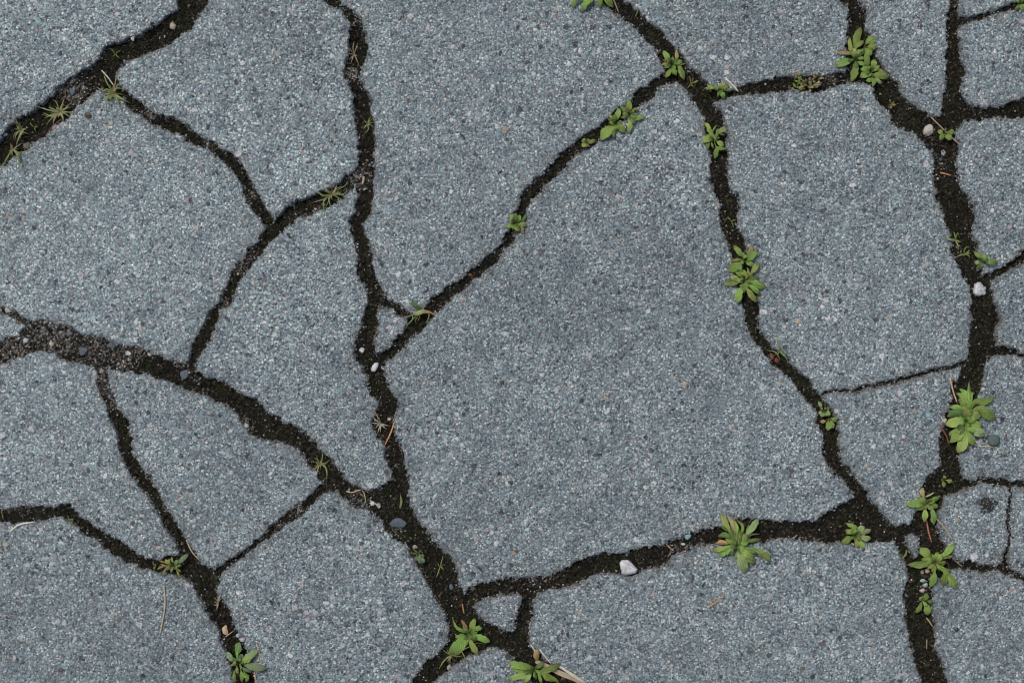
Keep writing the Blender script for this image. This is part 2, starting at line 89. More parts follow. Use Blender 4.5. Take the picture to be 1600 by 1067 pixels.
[(553.8,-3),(565.7,73.3),(578.5,71.3),(566.6,-5)],
[(565.7,63.3),(552.3,140.1),(565.1,142.3),(578.6,65.5)],
[(553.4,132.6),(544.2,215.3),(557.2,216.8),(566.3,134)],
[(547.1,205.6),(508.7,284),(520.3,289.7),(558.7,211.4)],
[(516.1,275.6),(433.2,329),(440.2,340),(523.1,286.6)],
[(440.5,324.7),(353.7,370.6),(359.7,382.1),(446.6,336.2)],
[(360.1,366.8),(278.2,419.2),(285.2,430.2),(367.1,377.8)],
[(289.3,416.2),(176.6,412.8),(176.3,425.8),(288.9,429.1)],
[(184.2,412.8),(84.4,416.6),(84.9,429.5),(184.7,425.8)],
[(91,415.6),(-5.4,439.5),(-2.3,452.1),(94.1,428.3)],
[(5,439.1),(-92.9,422.4),(-95.1,435.3),(2.9,451.9)],
[(-86.5,422.8),(-191.7,429.2),(-190.9,442.2),(-85.7,435.8)],
[(-181.9,430.1),(-280.8,405.5),(-283.9,418.1),(-185,442.7)],
[(-273.1,407.4),(-377.8,383),(-380.8,395.7),(-276.1,420)],
[(-368.2,387.8),(-441.5,326.7),(-449.8,336.7),(-376.5,397.8)],
[(-435.6,331.1),(-516.2,275.8),(-523.5,286.5),(-442.9,341.9)],
[(-508.9,283.3),(-557.3,208.8),(-568.2,215.9),(-519.8,290.3)],
[(-553.8,219.3),(-558.8,134.3),(-571.8,135),(-566.8,220.1)],
[(-557.9,141.3),(-573.2,64),(-585.9,66.6),(-570.6,143.8)],
[(-572.4,73.4),(-570.3,-3.8),(-583.3,-4.2),(-585.4,73.1)],
[(-572.1,5.9),(-546.2,-67.8),(-558.4,-72.2),(-584.4,1.6)],
[(-546.3,-64.1),(-568.4,-146.3),(-581,-143),(-558.9,-60.7)],
[(-568.7,-135),(-543.3,-213.7),(-555.6,-217.7),(-581.1,-139)],
[(-547.6,-204.9),(-497.8,-276.9),(-508.5,-284.3),(-558.3,-212.3)],
[(-504.4,-269.8),(-431.8,-329.1),(-440,-339.1),(-512.6,-279.8)],
[(-436.9,-324.2),(-373.4,-394.5),(-383,-403.3),(-446.5,-333)],
[(-383.8,-388.9),(-273.4,-406.9),(-275.5,-419.8),(-385.9,-401.7)],
[(-281,-405.5),(-180.7,-426.6),(-183.4,-439.4),(-283.7,-418.2)],
[(-189.3,-425.3),(-87.9,-434.9),(-89.1,-447.8),(-190.5,-438.3)],
[(-96.8,-434.7),(3.7,-430.3),(4.3,-443.3),(-96.2,-447.6)],
[(-3.6,-430.2),(97.1,-435.9),(96.4,-448.9),(-4.4,-443.2)],
[(87.5,-436.6),(184.6,-416),(187.3,-428.7),(90.2,-449.3)],
[(178,-416.8),(288.3,-415),(288.5,-428),(178.2,-429.7)],
[(278.2,-417.1),(371.9,-377.8),(376.9,-389.8),(283.2,-429.1)],
[(364.7,-380.5),(467.3,-344.3),(471.7,-356.5),(369.1,-392.8)],
[(458.2,-350.3),(522.6,-280.6),(532.2,-289.4),(467.8,-359.1)],
[(517.8,-291.2),(527,-200.5),(539.9,-201.8),(530.8,-292.5)],
[(525.8,-207.4),(545.5,-129.7),(558.1,-132.9),(538.4,-210.6)],
[(543.9,-138.3),(553.4,-62.1),(566.3,-63.7),(556.8,-139.9)],
[(552.7,-70.8),(554.4,4.1),(567.4,3.9),(565.7,-71.1)],
]
ISLANDS = [
[(307.9,-154.2),(312.1,-150.8),(317.2,-151.7),(318.9,-157.6),(318,-166),(314.7,-169.7),(310.5,-162.6)],
]
SAND = [
(-342.5,195.8,11,0.8),
(-283.5,177.2,6.5,0.8),
(-238,153.8,6,0.72),
(-202.5,113.2,7,0.56),
(-126,209.2,6.5,0.8),
(-120,251.8,4.5,0.64),
(-119,128.2,9.5,0.8),
(-151,104.8,7,0.48),
(-165,98.2,6,0.4),
(-390,-4.2,15,0.72),
(-371.5,7.2,14,0.64),
(-354.5,2.2,16,0.8),
(-327.5,-6.2,17,0.64),
(-305.5,-12.8,12,0.72),
(-290.5,-9.2,8,0.64),
(-321,-26.2,7,0.8),
(-315.5,-39.8,7,0.8),
(-312,-49.8,4.5,0.8),
(-258.5,-17.8,6,0.64),
(-213,58.2,6.5,0.72),
(-225,29.2,5,0.56),
(-207.5,-65.2,6,0.64),
(-119,-123.8,11,0.56),
(-168,-132.2,7,0.56),
(-181.5,-144.2,5.5,0.72),
(-90.5,-149.2,7,0.48),
(18.5,-187.8,6,0.48),
(133,-159.2,11,0.4),
(250.5,202.8,8,0.48),
(332.5,139.2,11,0.36),
(323,-191.2,7,0.4),
(-390,21.8,7,0.8),
(-400,24.8,5,0.8),
(-379,16.8,5,0.8),
(-202.5,67.8,6,0.56),
(-250,-28.2,7,0.32),
(337.5,191.8,6,0.28),
(350,69.2,5,0.32),
(245,-33.2,4.5,0.32),
(-107.5,-58.2,6,0.24),
(-227.5,39.2,5,0.4),
(-385,-133.2,7,0.32),
]
TONES = [  # slab tone: stained centre, and brighter light at left and top put into colour
(-325,101.8,130,0.26),
(-100,191.8,100,0.1),
(-325,-73.2,85,0.1),
(50,-43.2,130,-0.2),
(260,116.8,80,0.04),
(200,-183.2,125,0.03),
(-300,-238.2,100,-0.16),
(350,-208.2,80,-0.1),
(370,226.8,60,-0.06),
]
PLANTS = [
('weed', 'green weed with one upright orange-brown leaf where the top crack forks', 'weed', 'broad-leaved weeds in the cracks', (125.1,216.4),[([(123.2,218.2),(118,226.9)],4.5, 'g'),([(127.9,217.8),(128.6,227.8)],3.3, 'o'),([(123.7,217.8),(117.3,219.4)],1.9, 'r'),([(123.7,216.4),(116.6,215.7)],3.5, 'y'),([(124.1,215.4),(118.5,213.1)],2.8, 'd'),([(125.5,219.2),(124.8,221.5)],2.3, 'g'),([(126.5,216.4),(133,218.9)],3.5, 'g'),([(129.7,215.4),(136.1,216.7)],1.4, 'g'),([(129.7,215),(134.2,204.1)],5.2, 'g'),([(126,213.6),(128.1,207.3)],3.5, 'g'),([(124.1,212.6),(119.9,205.7)],4.1, 'g'),([(125.1,211.7),(125.8,208)],1.9, 'g')]),
('seedling', 'tiny reddish-brown seedling just below right of the weed at the fork', 'seedling', 'broad-leaved weeds in the cracks', (139.8,201.3),[([(139.8,201.3),(145.4,203.4)],1.4, 'y'),([(139.8,201.3),(138.4,207.4)],1.2, 'r'),([(139.8,201.3),(142.1,206.5)],1, 'r'),([(139.8,201.3),(137,197.6)],0.9, 'y'),([(139.8,201.3),(143.1,198)],0.9, 'y'),([(139.8,201.3),(140.5,205.5)],1, 'r')]),
('weed', 'small pale green weed beside the white splinter near the top', 'weed', 'broad-leaved weeds in the cracks', (162.6,196),[([(162.6,196),(162.8,201.6)],3.7, 'y'),([(163.3,196.4),(169.3,200.2)],3.3, 'o'),([(162.6,196),(171.9,197.1)],2.3, 'g'),([(162.6,196),(168.6,195.6)],1.9, 'g'),([(163,194.5),(165.4,189)],4, 'g'),([(162.6,196),(160.4,190.4)],2.6, 'g'),([(162.6,196),(158.3,198.1)],2.8, 'g'),([(154.6,197.4),(150,197.4)],1.9, 'y'),([(154.6,197.4),(152.7,200.2)],2.6, 'y'),([(154.6,197.4),(156,200.9)],2.6, 'g'),([(154.6,196.9),(158.3,198.8)],2.3, 'g'),([(154.6,197.4),(155.3,194.2)],2.1, 'y'),([(154.6,197.4),(152,195.7)],2, 'g')]),
('weed', 'small yellowish weed in the diagonal crack, left of the paired rosettes', 'weed', 'broad-leaved weeds in the cracks', (58.5,154.9),[([(58.5,154.9),(55,157.9)],4.3, 'y'),([(58.5,154.9),(60.4,157.7)],2.8, 'y'),([(58.5,154.9),(65.4,157)],3.5, 'y'),([(58.5,154.9),(54.3,151.8)],4.3, 'y'),([(58.5,154.9),(57.3,151)],2.9, 'g'),([(58.5,154.9),(59.4,151.2)],1.9, 'o')]),
('weed', 'green weed with one very wide leaf in the diagonal crack', 'weed', 'broad-leaved weeds in the cracks', (80.9,170),[([(81.3,172.4),(83.8,182.1)],4.7, 'g'),([(79,171.9),(75.7,177.7)],2.6, 'y'),([(79.5,170.9),(74.8,173.8)],2.8, 'd'),([(75.3,167.2),(69.9,163.9)],2.7, 'y'),([(77.8,168.1),(69.2,157.1)],8, 'g'),([(80.9,168.6),(80.9,163.4)],2.1, 'g'),([(79.2,163.9),(79.5,158.8)],3, 'g'),([(83.1,169.5),(87.1,162.5)],5.6, 'g'),([(82.2,170.5),(85.9,171.9)],1.9, 'y'),([(80.4,171.4),(79,176.6)],2.8, 'd')]),
('weed', 'green and reddish weed at the upper end of the paired rosettes', 'weed', 'broad-leaved weeds in the cracks', (91.8,176.6),[([(91.6,179.7),(91.6,188.4)],4.9, 'g'),([(91.6,177.5),(88.3,184.9)],2.3, 'r'),([(92.5,178),(96.2,181.2),(99.5,180)],2.2, 'y'),([(91.8,176.6),(85.9,177.7)],2.8, 'y'),([(90.2,178),(84.5,183.5)],4.2, 'd'),([(92,172.8),(91.1,161.8)],4, 'y'),([(93.9,173.3),(95.3,169.5)],4.3, 'g'),([(95.3,173.3),(103,175.6)],4, 'g'),([(90.6,176.1),(84.8,174.2)],2.8, 'd')]),
('weed', 'largest-leaved weed in the top right crack, with long oval leaves', 'weed', 'broad-leaved weeds in the cracks', (268.7,220),[([(267.1,231.2),(272.3,245.2)],6.5, 'g'),([(265.9,223.9),(263.4,229.5),(263.4,237.1)],3.4, 'y'),([(265.9,224.1),(253,225)],3.1, 'o'),([(264.8,219.2),(251.6,215)],5.7, 'g'),([(268.5,216.6),(264.8,202.3)],6.1, 'g'),([(267.9,223.9),(263.7,228.1)],4.6, 'p'),([(268.2,229.5),(274.3,234.5)],4.5, 'g'),([(269,222.7),(268.7,228.4)],2.8, 'g'),([(270.4,220.5),(274.8,221)],2.8, 'g'),([(270.2,218.3),(275.4,215)],3.4, 'g')]),
('weed', 'small weed with rounded leaves right of the long-leaved top right weed', 'weed', 'broad-leaved weeds in the cracks', (275.4,230),[([(277.1,232.9),(282.7,237.4)],6.9, 'g'),([(277.6,229.8),(285,229.2)],4.5, 'y'),([(276.5,228.4),(279.9,222.7)],6.2, 'g'),([(274.3,228.4),(272.6,223.3)],3.4, 'd'),([(275.4,222.7),(277.6,214.4)],5.2, 'g'),([(273.1,227.2),(270.4,225.5)],2.2, 'g')]),
('weed', 'small fresh weed below the long-leaved top right weed', 'weed', 'broad-leaved weeds in the cracks', (280.4,210.6),[([(281.2,212.2),(282.9,220.1)],4.9, 'g'),([(279.3,210.6),(274,215.6)],6.7, 'g'),([(279,209.8),(271.8,206.2)],6.3, 'g'),([(282.9,208.4),(293.9,206.2)],6.3, 'g'),([(282.9,212.2),(286.8,215.1)],2.5, 'p'),([(280.7,204.5),(276.2,203.3)],3.5, 'g'),([(282.3,203.9),(281.2,198.8)],3.7, 'g'),([(285.2,203.3),(289.1,201.4)],2.8, 'p'),([(283.5,212.2),(290.2,210.6)],2.2, 'o'),([(279,211.1),(271.8,212.2)],3.9, 'g')]),
('weed', 'low crumbly yellow-brown weed of tiny leaves in the upper right crack', 'weed', 'broad-leaved weeds in the cracks', (229.7,200.8),[([(220.6,203.5),(221.7,207.4)],2, 'y'),([(226.9,204.2),(226.9,201.9)],1.5, 't'),([(222.1,200.4),(218.8,201.3)],1.4, 'g'),([(222.7,200),(224.6,202.2)],2.1, 'y'),([(226.9,198.2),(228.4,196.6)],2.1, 'g'),([(225,205.7),(226.3,203.5)],1.7, 'g'),([(219.7,201.7),(220.8,197.8)],2, 'y'),([(223.3,198.7),(224.6,196.5)],1.5, 't'),([(225.8,203.7),(222.8,205.7)],1.5, 't'),([(225.5,203.3),(224.3,200.4)],2, 'y'),([(223.9,195.9),(226.7,196.8)],1.8, 'y'),([(221.5,198.4),(223.8,198.3)],1.6, 'g'),([(225.7,199.6),(227,202.4)],1.8, 't'),([(224.3,201.8),(224.3,205.6)],2.1, 'y'),([(218.4,198.7),(219.2,195.6)],1.7, 'o'),([(220.9,196.7),(218.2,197.5)],1.7, 'o'),([(225.4,204),(224.9,206.8)],1.8, 'y'),([(227.7,199.2),(229.8,200.2)],2, 't'),([(225.7,203.1),(223.6,202)],2.2, 'y'),([(224.9,202.7),(226,198.8)],1.9, 'o'),([(220.6,203.8),(223,201.9)],1.5, 'y'),([(223.2,198.2),(227,198.3)],2.2, 'o'),([(228.6,201.7),(227.5,199.2)],1.8, 'o'),([(228.2,198),(225.7,198.5)],2.2, 't'),([(237.3,199.2),(234.1,199.5)],1.8, 'y'),([(236.9,206.1),(235.7,209.4)],2.1, 't'),([(231.3,203.3),(232.7,205.6)],2.2, 't'),([(238.3,202.5),(240,199)],1.8, 't'),([(234.6,200.2),(233.9,197.1)],2, 't'),([(233.1,198.9),(232.8,202.7)],1.7, 'o'),([(239,204.7),(242.9,205.4)],1.8, 'o'),([(236.7,199.7),(238.3,201.9)],1.5, 'y'),([(238.2,198.1),(235.2,199.8)],1.8, 't'),([(235.5,202.6),(237.2,200)],1.9, 'g'),([(235.8,203.3),(235,207.4)],2.2, 'o'),([(237.2,201.5),(236.1,199.1)],1.6, 'y'),([(233.3,200.7),(232,202.7)],1.6, 't'),([(238.8,201.9),(238.3,198.9)],1.5, 't'),([(239.6,202.6),(238.7,200)],1.8, 't'),([(241.1,203.1),(237.8,201.3)],1.9, 't'),([(234.1,201.6),(231.8,199.5)],1.6, 'o'),([(233.5,203.3),(235.3,204.7)],1.5, 'o'),([(233,197.6),(230.2,198.8)],2.2, 'o'),([(234.1,196.8),(231.1,194.1)],2.2, 't'),([(235.6,203.9),(235.6,201.6)],2.2, 't'),([(233.3,201.8),(230.8,201.4)],1.9, 'o'),([(235.8,201.1),(237.7,198.9)],1.8, 't'),([(235.9,199),(238.9,198.3)],2.1, 't'),([(234.6,198.5),(231.2,198)],1.9, 'y'),([(237.2,201.8),(236.5,198.3)],1.9, 'y'),([(223,205.3),(223.7,211.3)],3.4, 't')]),
('weed', 'bright green weed below the fork of the long right-hand crack', 'weed', 'broad-leaved weeds in the cracks', (157.5,157.6),[([(153,167.3),(149.3,170.9)],3, 'y'),([(155.6,161),(152,169)],4.2, 'g'),([(156.4,163.5),(159.8,169)],1.5, 'g'),([(159.8,163.5),(161.5,166.1)],1.7, 'p'),([(159.8,161.4),(158.1,156)],4.2, 'g'),([(161.9,163.5),(167.6,166.5)],4.3, 'p'),([(160.6,162.3),(166.1,161)],2.5, 'g'),([(154.7,157.6),(147.6,157.2)],6.3, 'y'),([(154.7,159.3),(151.4,160.6)],3.4, 'g'),([(153,154.3),(152.6,150.1)],3, 'g'),([(155.6,154.3),(157.3,150.1)],2.2, 'y'),([(160.2,155.5),(165.3,152.6)],4.6, 'y'),([(159.8,150.9),(166.8,150.3)],3.3, 'g'),([(159.4,149.6),(158.1,142.6)],4.1, 'g'),([(156.4,157.6),(155.6,163.1)],3, 'g')]),
('weed', 'upper rosette of the double weed in the middle of the long right crack', 'weed', 'broad-leaved weeds in the cracks', (182.2,63.5),[([(179.7,66.1),(173.1,74.8)],4.2, 'g'),([(183.3,65.6),(187.9,74.8)],4.1, 'o'),([(183.8,63),(191.3,71.2)],4.7, 'g'),([(183,61.4),(188.9,59.4)],3.5, 'g'),([(181.7,63.5),(182.2,67.9)],2.1, 'g'),([(178.6,64),(170.5,62.5)],2.7, 'y'),([(180.7,62.5),(177.2,60.9)],3.1, 'g'),([(180.2,64.5),(184.8,68.1)],2.1, 'y')]),
('weed', 'lower, fuller rosette of the double weed in the long right crack', 'weed', 'broad-leaved weeds in the cracks', (181.7,47.1),[([(187.4,54.7),(192.5,62)],4.6, 'y'),([(176.7,58.4),(168.4,55.3)],7.7, 'g'),([(179.1,50.6),(174.1,56.8)],4.7, 'g'),([(176.7,48.6),(170,50.1)],4.1, 'y'),([(179.1,48.1),(165.3,44)],5.2, 'y'),([(184.3,52.7),(183.8,57.8)],2.3, 'g'),([(183.3,52.7),(187.9,49.6)],4.7, 'y'),([(182.2,50.6),(178,56.8)],4.2, 'g'),([(187.4,45.6),(198,42.2)],5.3, 'g'),([(185.3,46.1),(194.1,46.1)],4.2, 'g'),([(184.8,44),(194.1,36.8)],4, 'g'),([(183.3,40.4),(190.5,30.6)],5.1, 'y'),([(177.7,40.4),(175.1,30.1)],6.3, 'g'),([(182.2,43),(177.2,37.8)],4.2, 'g'),([(181.2,44.5),(177.2,43.5)],2.2, 'p'),([(182.2,46.6),(183.3,40.4)],3.1, 'g')]),
('weed', 'large bushy weed of crowded green leaves at the right edge', 'weed', 'broad-leaved weeds in the cracks', (354.2,-62.3),[([(355.9,-36.8),(357.1,-30.7)],3, 'g'),([(354.2,-42.7),(349.3,-36.8)],4.7, 'g'),([(351,-44),(346.7,-40.4)],4.7, 'g'),([(355.6,-44.7),(355.6,-38.1)],3.3, 'g'),([(357.7,-42.1),(361,-40.1)],3, 'g'),([(349.6,-45.4),(352.6,-47.7)],3.6, 'g'),([(349.6,-51.9),(340.8,-51.3)],3.8, 'g'),([(355.6,-51.9),(355.6,-46.3)],5.4, 'g'),([(358.7,-47.3),(367.9,-46.7),(377.1,-43.4)],5.2, 'g'),([(360,-48),(369.2,-46)],4.6, 'y'),([(362.7,-51.9),(370.5,-57.1),(377.7,-59.7)],8.5, 'g'),([(360,-53.9),(368.6,-51.9)],6, 'g'),([(349.6,-54.4),(339.8,-58.4)],6.6, 'd'),([(351,-61),(338.2,-64.9)],7.3, 'y'),([(353.6,-61),(345.1,-61.7)],6, 'g'),([(353.6,-59.7),(357.4,-54.4)],7.3, 'g'),([(355.6,-59.7),(362.7,-57.1)],7.3, 'g'),([(356.1,-63.6),(360,-59.7)],6, 'g'),([(356.1,-64.9),(362.7,-68.9)],7.3, 'g'),([(359.4,-67.6),(368.9,-73.5)],7.3, 'p'),([(354.9,-71.5),(361,-81.2)],6.7, 'g'),([(351.6,-68.2),(341.8,-78.6)],8, 'g'),([(349.6,-67.6),(340.8,-72.8)],4.7, 'g'),([(352.3,-74.8),(347.7,-86.5)],8, 'y'),([(352.9,-75.4),(355.6,-80.6)],5.4, 'y'),([(352.9,-62.3),(352.3,-55.8)],6, 'd'),([(354.2,-67.6),(353.6,-74.1)],3.4, 'g'),([(358.7,-64.9),(364,-63)],5.2, 'g')]),
('weed', 'pale weed with one long pointed leaf left of the right-hand junction', 'weed', 'broad-leaved weeds in the cracks', (325.4,-125.9),[([(320.4,-119.3),(320.4,-114)],4.2, 'o'),([(322.7,-127.7),(315.2,-130.6)],4.8, 'g'),([(323.2,-125.4),(306.8,-126.8)],6.3, 'g'),([(322.2,-124.5),(319.9,-120.9)],3.4, 'p'),([(325.4,-124.5),(334.8,-120.7)],3.7, 'g'),([(327.8,-126.8),(331.5,-130.1)],4.7, 'g'),([(322.2,-131),(321.8,-140.9)],4.3, 'y'),([(324.9,-127.7),(327.8,-131.5)],3.8, 'p'),([(327.3,-130.6),(328.7,-143.1)],5.2, 'g'),([(324.9,-126.3),(328.7,-124.9)],2.3, 'y')]),
('seedling', 'tiny yellow-green four-leaved seedling above the right-hand junction', 'seedling', 'broad-leaved weeds in the cracks', (336.7,-108),[([(336.7,-108),(337,-104.2)],2.8, 'y'),([(339.5,-108.2),(343.3,-109.6)],3.5, 'y'),([(336.7,-108),(336.5,-113.6)],3.1, 'y'),([(336.7,-108),(334.1,-107.8)],1.5, 'y')]),
('weed', 'spreading weed with notched leaves below the right-hand junction', 'weed', 'broad-leaved weeds in the cracks', (330.9,-172.5),[([(324.9,-167.3),(319.1,-160.8)],7.3, 'g'),([(328.9,-171.2),(319.8,-169.9)],5.4, 'g'),([(329.5,-171.8),(320.5,-173.1),(308.6,-173.8)],6.2, 'g'),([(331.2,-169.2),(332.2,-164.1)],4.1, 'g'),([(332.8,-168.5),(338.1,-164.1),(345,-156.8)],4.7, 'g'),([(334.1,-169.9),(338.1,-167.3),(344.6,-167.7)],3.9, 'y'),([(333.5,-173.5),(339.1,-171.8)],5, 'g'),([(338.1,-177.7),(342.7,-178.7)],2.8, 'y'),([(334.1,-175.8),(339.4,-180.4)],4.1, 'g'),([(337.4,-179.7),(335.4,-190.2)],7.3, 'g'),([(340,-182.3),(346.9,-192.8)],6.7, 'g'),([(328.9,-181),(326.3,-191.2)],6.4, 'g'),([(330.2,-173.8),(327.6,-179.7)],3.9, 'g')]),
('weed', 'small weed at lower right beside a pink pebble', 'weed', 'broad-leaved weeds in the cracks', (321,-202.2),[([(321,-202.2),(324.2,-196.3)],5.1, 'g'),([(321,-202.2),(317.7,-199.3)],3.8, 'g'),([(320,-203.5),(315,-211.4)],4.1, 'g'),([(322.6,-204.5),(324.5,-213.4)],6, 'g'),([(324.2,-202.2),(328.7,-202.2)],3.4, 'd'),([(321,-202.2),(322.3,-205.8)],2.8, 'y')]),
('weed', 'large weed with a bright orange dead leaf in the lower crack', 'weed', 'broad-leaved weeds in the cracks', (175.6,-159),[([(166.1,-141),(163.5,-133.8)],4.3, 'y'),([(171.7,-142.2),(167.8,-135.8)],3.4, 'o'),([(174.5,-146.1),(171.7,-138.3)],4.6, 'g'),([(179.6,-144.4),(175.6,-139.5)],2.7, 'g'),([(169.4,-146.1),(163.5,-145)],5.2, 'd'),([(167.2,-150.6),(160.8,-151.7)],4, 'd'),([(173.4,-152.3),(168.9,-146.7)],4.6, 'g'),([(171.7,-156.8),(166.6,-151.2)],5.2, 'g'),([(164.9,-156.2),(159.1,-157.4)],4.5, 'b'),([(180.4,-156.8),(184.8,-142.2)],3.5, 'g'),([(184,-147.8),(192.4,-137.8)],5.6, 'p'),([(182.9,-151.7),(188.5,-150),(193.8,-150.5)],1.9, 't'),([(185.1,-155.1),(194.1,-154)],3.1, 'g'),([(170.6,-161.3),(170,-166.3)],5.2, 'g'),([(164.4,-160.7),(156.6,-162.9)],4, 'y'),([(170.6,-159.6),(160.5,-166.3)],6.9, 'g'),([(181.8,-160.7),(193.5,-163.4)],4.9, 'g'),([(193.5,-164),(201.4,-171.3)],6.3, 'y'),([(176.8,-163.4),(181.8,-180.6)],8.7, 'p'),([(180.7,-164),(189,-172.4)],8, 'g'),([(175.6,-164),(173.9,-169.1)],3.5, 'y'),([(175.6,-156.2),(176.5,-149.5)],7.9, 'd'),([(177.3,-154),(180.7,-151.2)],3.4, 'g'),([(173.9,-154.5),(171.7,-150)],3.9, 'g')]),
('weed', 'fresh bright weed at the edge of the widest dark crack junction', 'weed', 'broad-leaved weeds in the cracks', (268.6,-151.5),[([(269.2,-145.6),(264.9,-143.7),(260.7,-141.7)],3.5, 'g'),([(264.9,-149.2),(260.4,-147.2)],4.3, 'g'),([(266.3,-150.5),(266.6,-144.8)],4.9, 'g'),([(264.9,-152.8),(257.1,-156.7)],5.6, 'g'),([(270.2,-147.2),(275.4,-144.3)],4.6, 'p'),([(271.8,-149.8),(280.1,-146.5)],4, 'p'),([(271.8,-152.4),(280.1,-153.7)],5, 'p'),([(268.6,-152.8),(269.5,-160.6)],3.7, 'y'),([(271.8,-155.1),(273.5,-162.1)],3.7, 'g'),([(268.9,-151.8),(271.2,-154.4)],1.4, 'y')]),
('weed', 'broad glossy green weed at the lower middle crack junction', 'weed', 'broad-leaved weeds in the cracks', (-33.6,-228.5),[([(-34.6,-226.9),(-42.8,-223.3),(-46.4,-216.5)],3.2, 'g'),([(-34.6,-224.4),(-39.7,-216.7)],3.1, 'r'),([(-32.1,-225.4),(-29,-216.2)],5.1, 'g'),([(-28.5,-223.8),(-23.3,-223.8)],4.5, 'g'),([(-31.5,-227.7),(-26.9,-226.7)],2.2, 'g'),([(-29,-229),(-17.4,-233.9)],5.8, 'g'),([(-31,-230.5),(-26.9,-233.1)],5.3, 'd'),([(-35.2,-229.5),(-44.3,-230.5)],5.3, 'g'),([(-35.7,-230),(-48.7,-242.9)],8.9, 'g'),([(-35.2,-231.6),(-43.3,-241.9)],6.3, 'g'),([(-34.1,-231.6),(-39.2,-238.3)],4.2, 'y'),([(-33.1,-232.1),(-26.4,-244.2)],5.1, 'y')]),
('grass_tuft', 'sprawling thin grass under the glossy weed at the lower middle', 'grass', 'grass tufts in the cracks', (-48,-245.5),[([(-53.2,-249.1),(-57.3,-256)],1.3, 'y'),([(-48,-245.5),(-48.6,-252.2)],1, 'y'),([(-51.1,-242.9),(-54.7,-240.3)],0.9, 'p'),([(-48,-245.5),(-45.5,-249.1)],0.9, 'y'),([(-38.8,-241.4),(-37.2,-246),(-32.2,-251.1)],1.1, 'p'),([(-39.8,-243.4),(-45.5,-243.9)],0.9, 'y'),([(-44.4,-243.9),(-43.4,-248.1)],0.9, 'y'),([(-26,-234.1),(-21.6,-240.3)],0.8, 'y')]),
('weed', 'weed with broad dark leaves at the bottom edge beside dry straw', 'weed', 'broad-leaved weeds in the cracks', (17.9,-256.1),[([(15.7,-253.9),(-2.6,-250)],6.6, 'g'),([(16.1,-255.2),(0.1,-255.7)],4.9, 'g'),([(15.3,-257.9),(-3.4,-262.7)],5.8, 'y'),([(20.1,-257.9),(38,-250.9)],5.8, 'g'),([(24.9,-259.2),(32.8,-264.9)],5.8, 'y'),([(14.4,-258.7),(9.2,-265.3)],4.5, 'y'),([(18.3,-258.7),(18.8,-263.6)],1.8, 'g'),([(31.5,-262.2),(36.7,-266.2)],3.6, 'g'),([(20.5,-258.7),(23.1,-266.6)],2.6, 'g')]),
('weed', 'rosette weed with grey-green spoon leaves at the bottom left', 'weed', 'broad-leaved weeds in the cracks', (-213.7,-250.9),[([(-214.2,-241.9),(-212.8,-234.6)],6.5, 'd'),([(-212.8,-248.2),(-210.3,-243.7)],4.2, 'e'),([(-217.4,-248.6),(-222.3,-241.9)],5.5, 'e'),([(-210.1,-248.6),(-198.3,-240.5)],6, 'e'),([(-210.6,-251.1),(-191.6,-254.8)],6.5, 'e'),([(-210.6,-254.1),(-202.8,-257.7)],2.7, 'e'),([(-214.2,-248.6),(-214.7,-240.1)],2.1, 'g'),([(-216,-250.9),(-220.5,-253.2)],1.9, 'o'),([(-211,-258.2),(-211,-265.4)],3.3, 'g'),([(-206.9,-260.4),(-207.4,-265.4)],3.3, 'g'),([(-208.7,-260),(-204.7,-260)],2.7, 'g'),([(-216,-252.2),(-216.5,-248.6)],2.8, 'g'),([(-214.7,-253.6),(-213.7,-259.1)],2.3, 'y'),([(-216.5,-258.2),(-216,-265.9)],2.7, 'g')]),
('weed', 'small green weed alone halfway along the diagonal crack', 'weed', 'broad-leaved weeds in the cracks', (2.7,92.2),[([(2.1,93.8),(3,100.4)],3.3, 'g'),([(4.4,93.2),(6.2,98.8)],3.7, 'g'),([(-0.2,95.1),(-0.9,98.8)],3, 'y'),([(8,94.2),(11.2,99.4)],2.4, 'd'),([(4.7,91.5),(11.6,91.2)],3.7, 'y'),([(0.7,91.2),(-4.7,88.9)],3.3, 'y'),([(2.4,90.9),(5.3,85.5)],4.7, 'g'),([(7.6,88.6),(8,83.3)],2.4, 'o'),([(1.1,90.2),(0.7,87.3)],2.4, 'g')]),
('weed', 'small pale weed with round leaves in the narrow right crack, upper one', 'weed', 'broad-leaved weeds in the cracks', (243.8,-53.9),[([(241.2,-50.9),(239.5,-46.8)],3.1, 'p'),([(242,-52.8),(240.7,-51.5)],2.3, 'y'),([(242,-55.4),(239,-55.4)],3.4, 'p'),([(242.7,-56.1),(240.5,-58.2)],3.1, 'p'),([(244.2,-54.3),(244.2,-58.2)],4.2, 'p'),([(245.7,-52.8),(247.6,-51.1)],2.3, 'g'),([(246.5,-54.6),(247.2,-58.6)],2.7, 'y'),([(244.6,-53.1),(243.5,-51.3)],1.9, 'o')]),
('seedling', 'small yellow and green seedling just under the pale round-leaved weed', 'seedling', 'broad-leaved weeds in the cracks', (247.6,-60.3),[([(249.1,-59.9),(255.5,-59.9)],1.9, 'p'),([(249.5,-61),(254,-62)],2.3, 'y'),([(243.8,-62.1),(240.5,-62.5)],3.2, 'b'),([(247.2,-62.1),(246.1,-69.3)],4.9, 'g'),([(248.7,-61.8),(250.6,-67.8)],3.1, 'y')]),
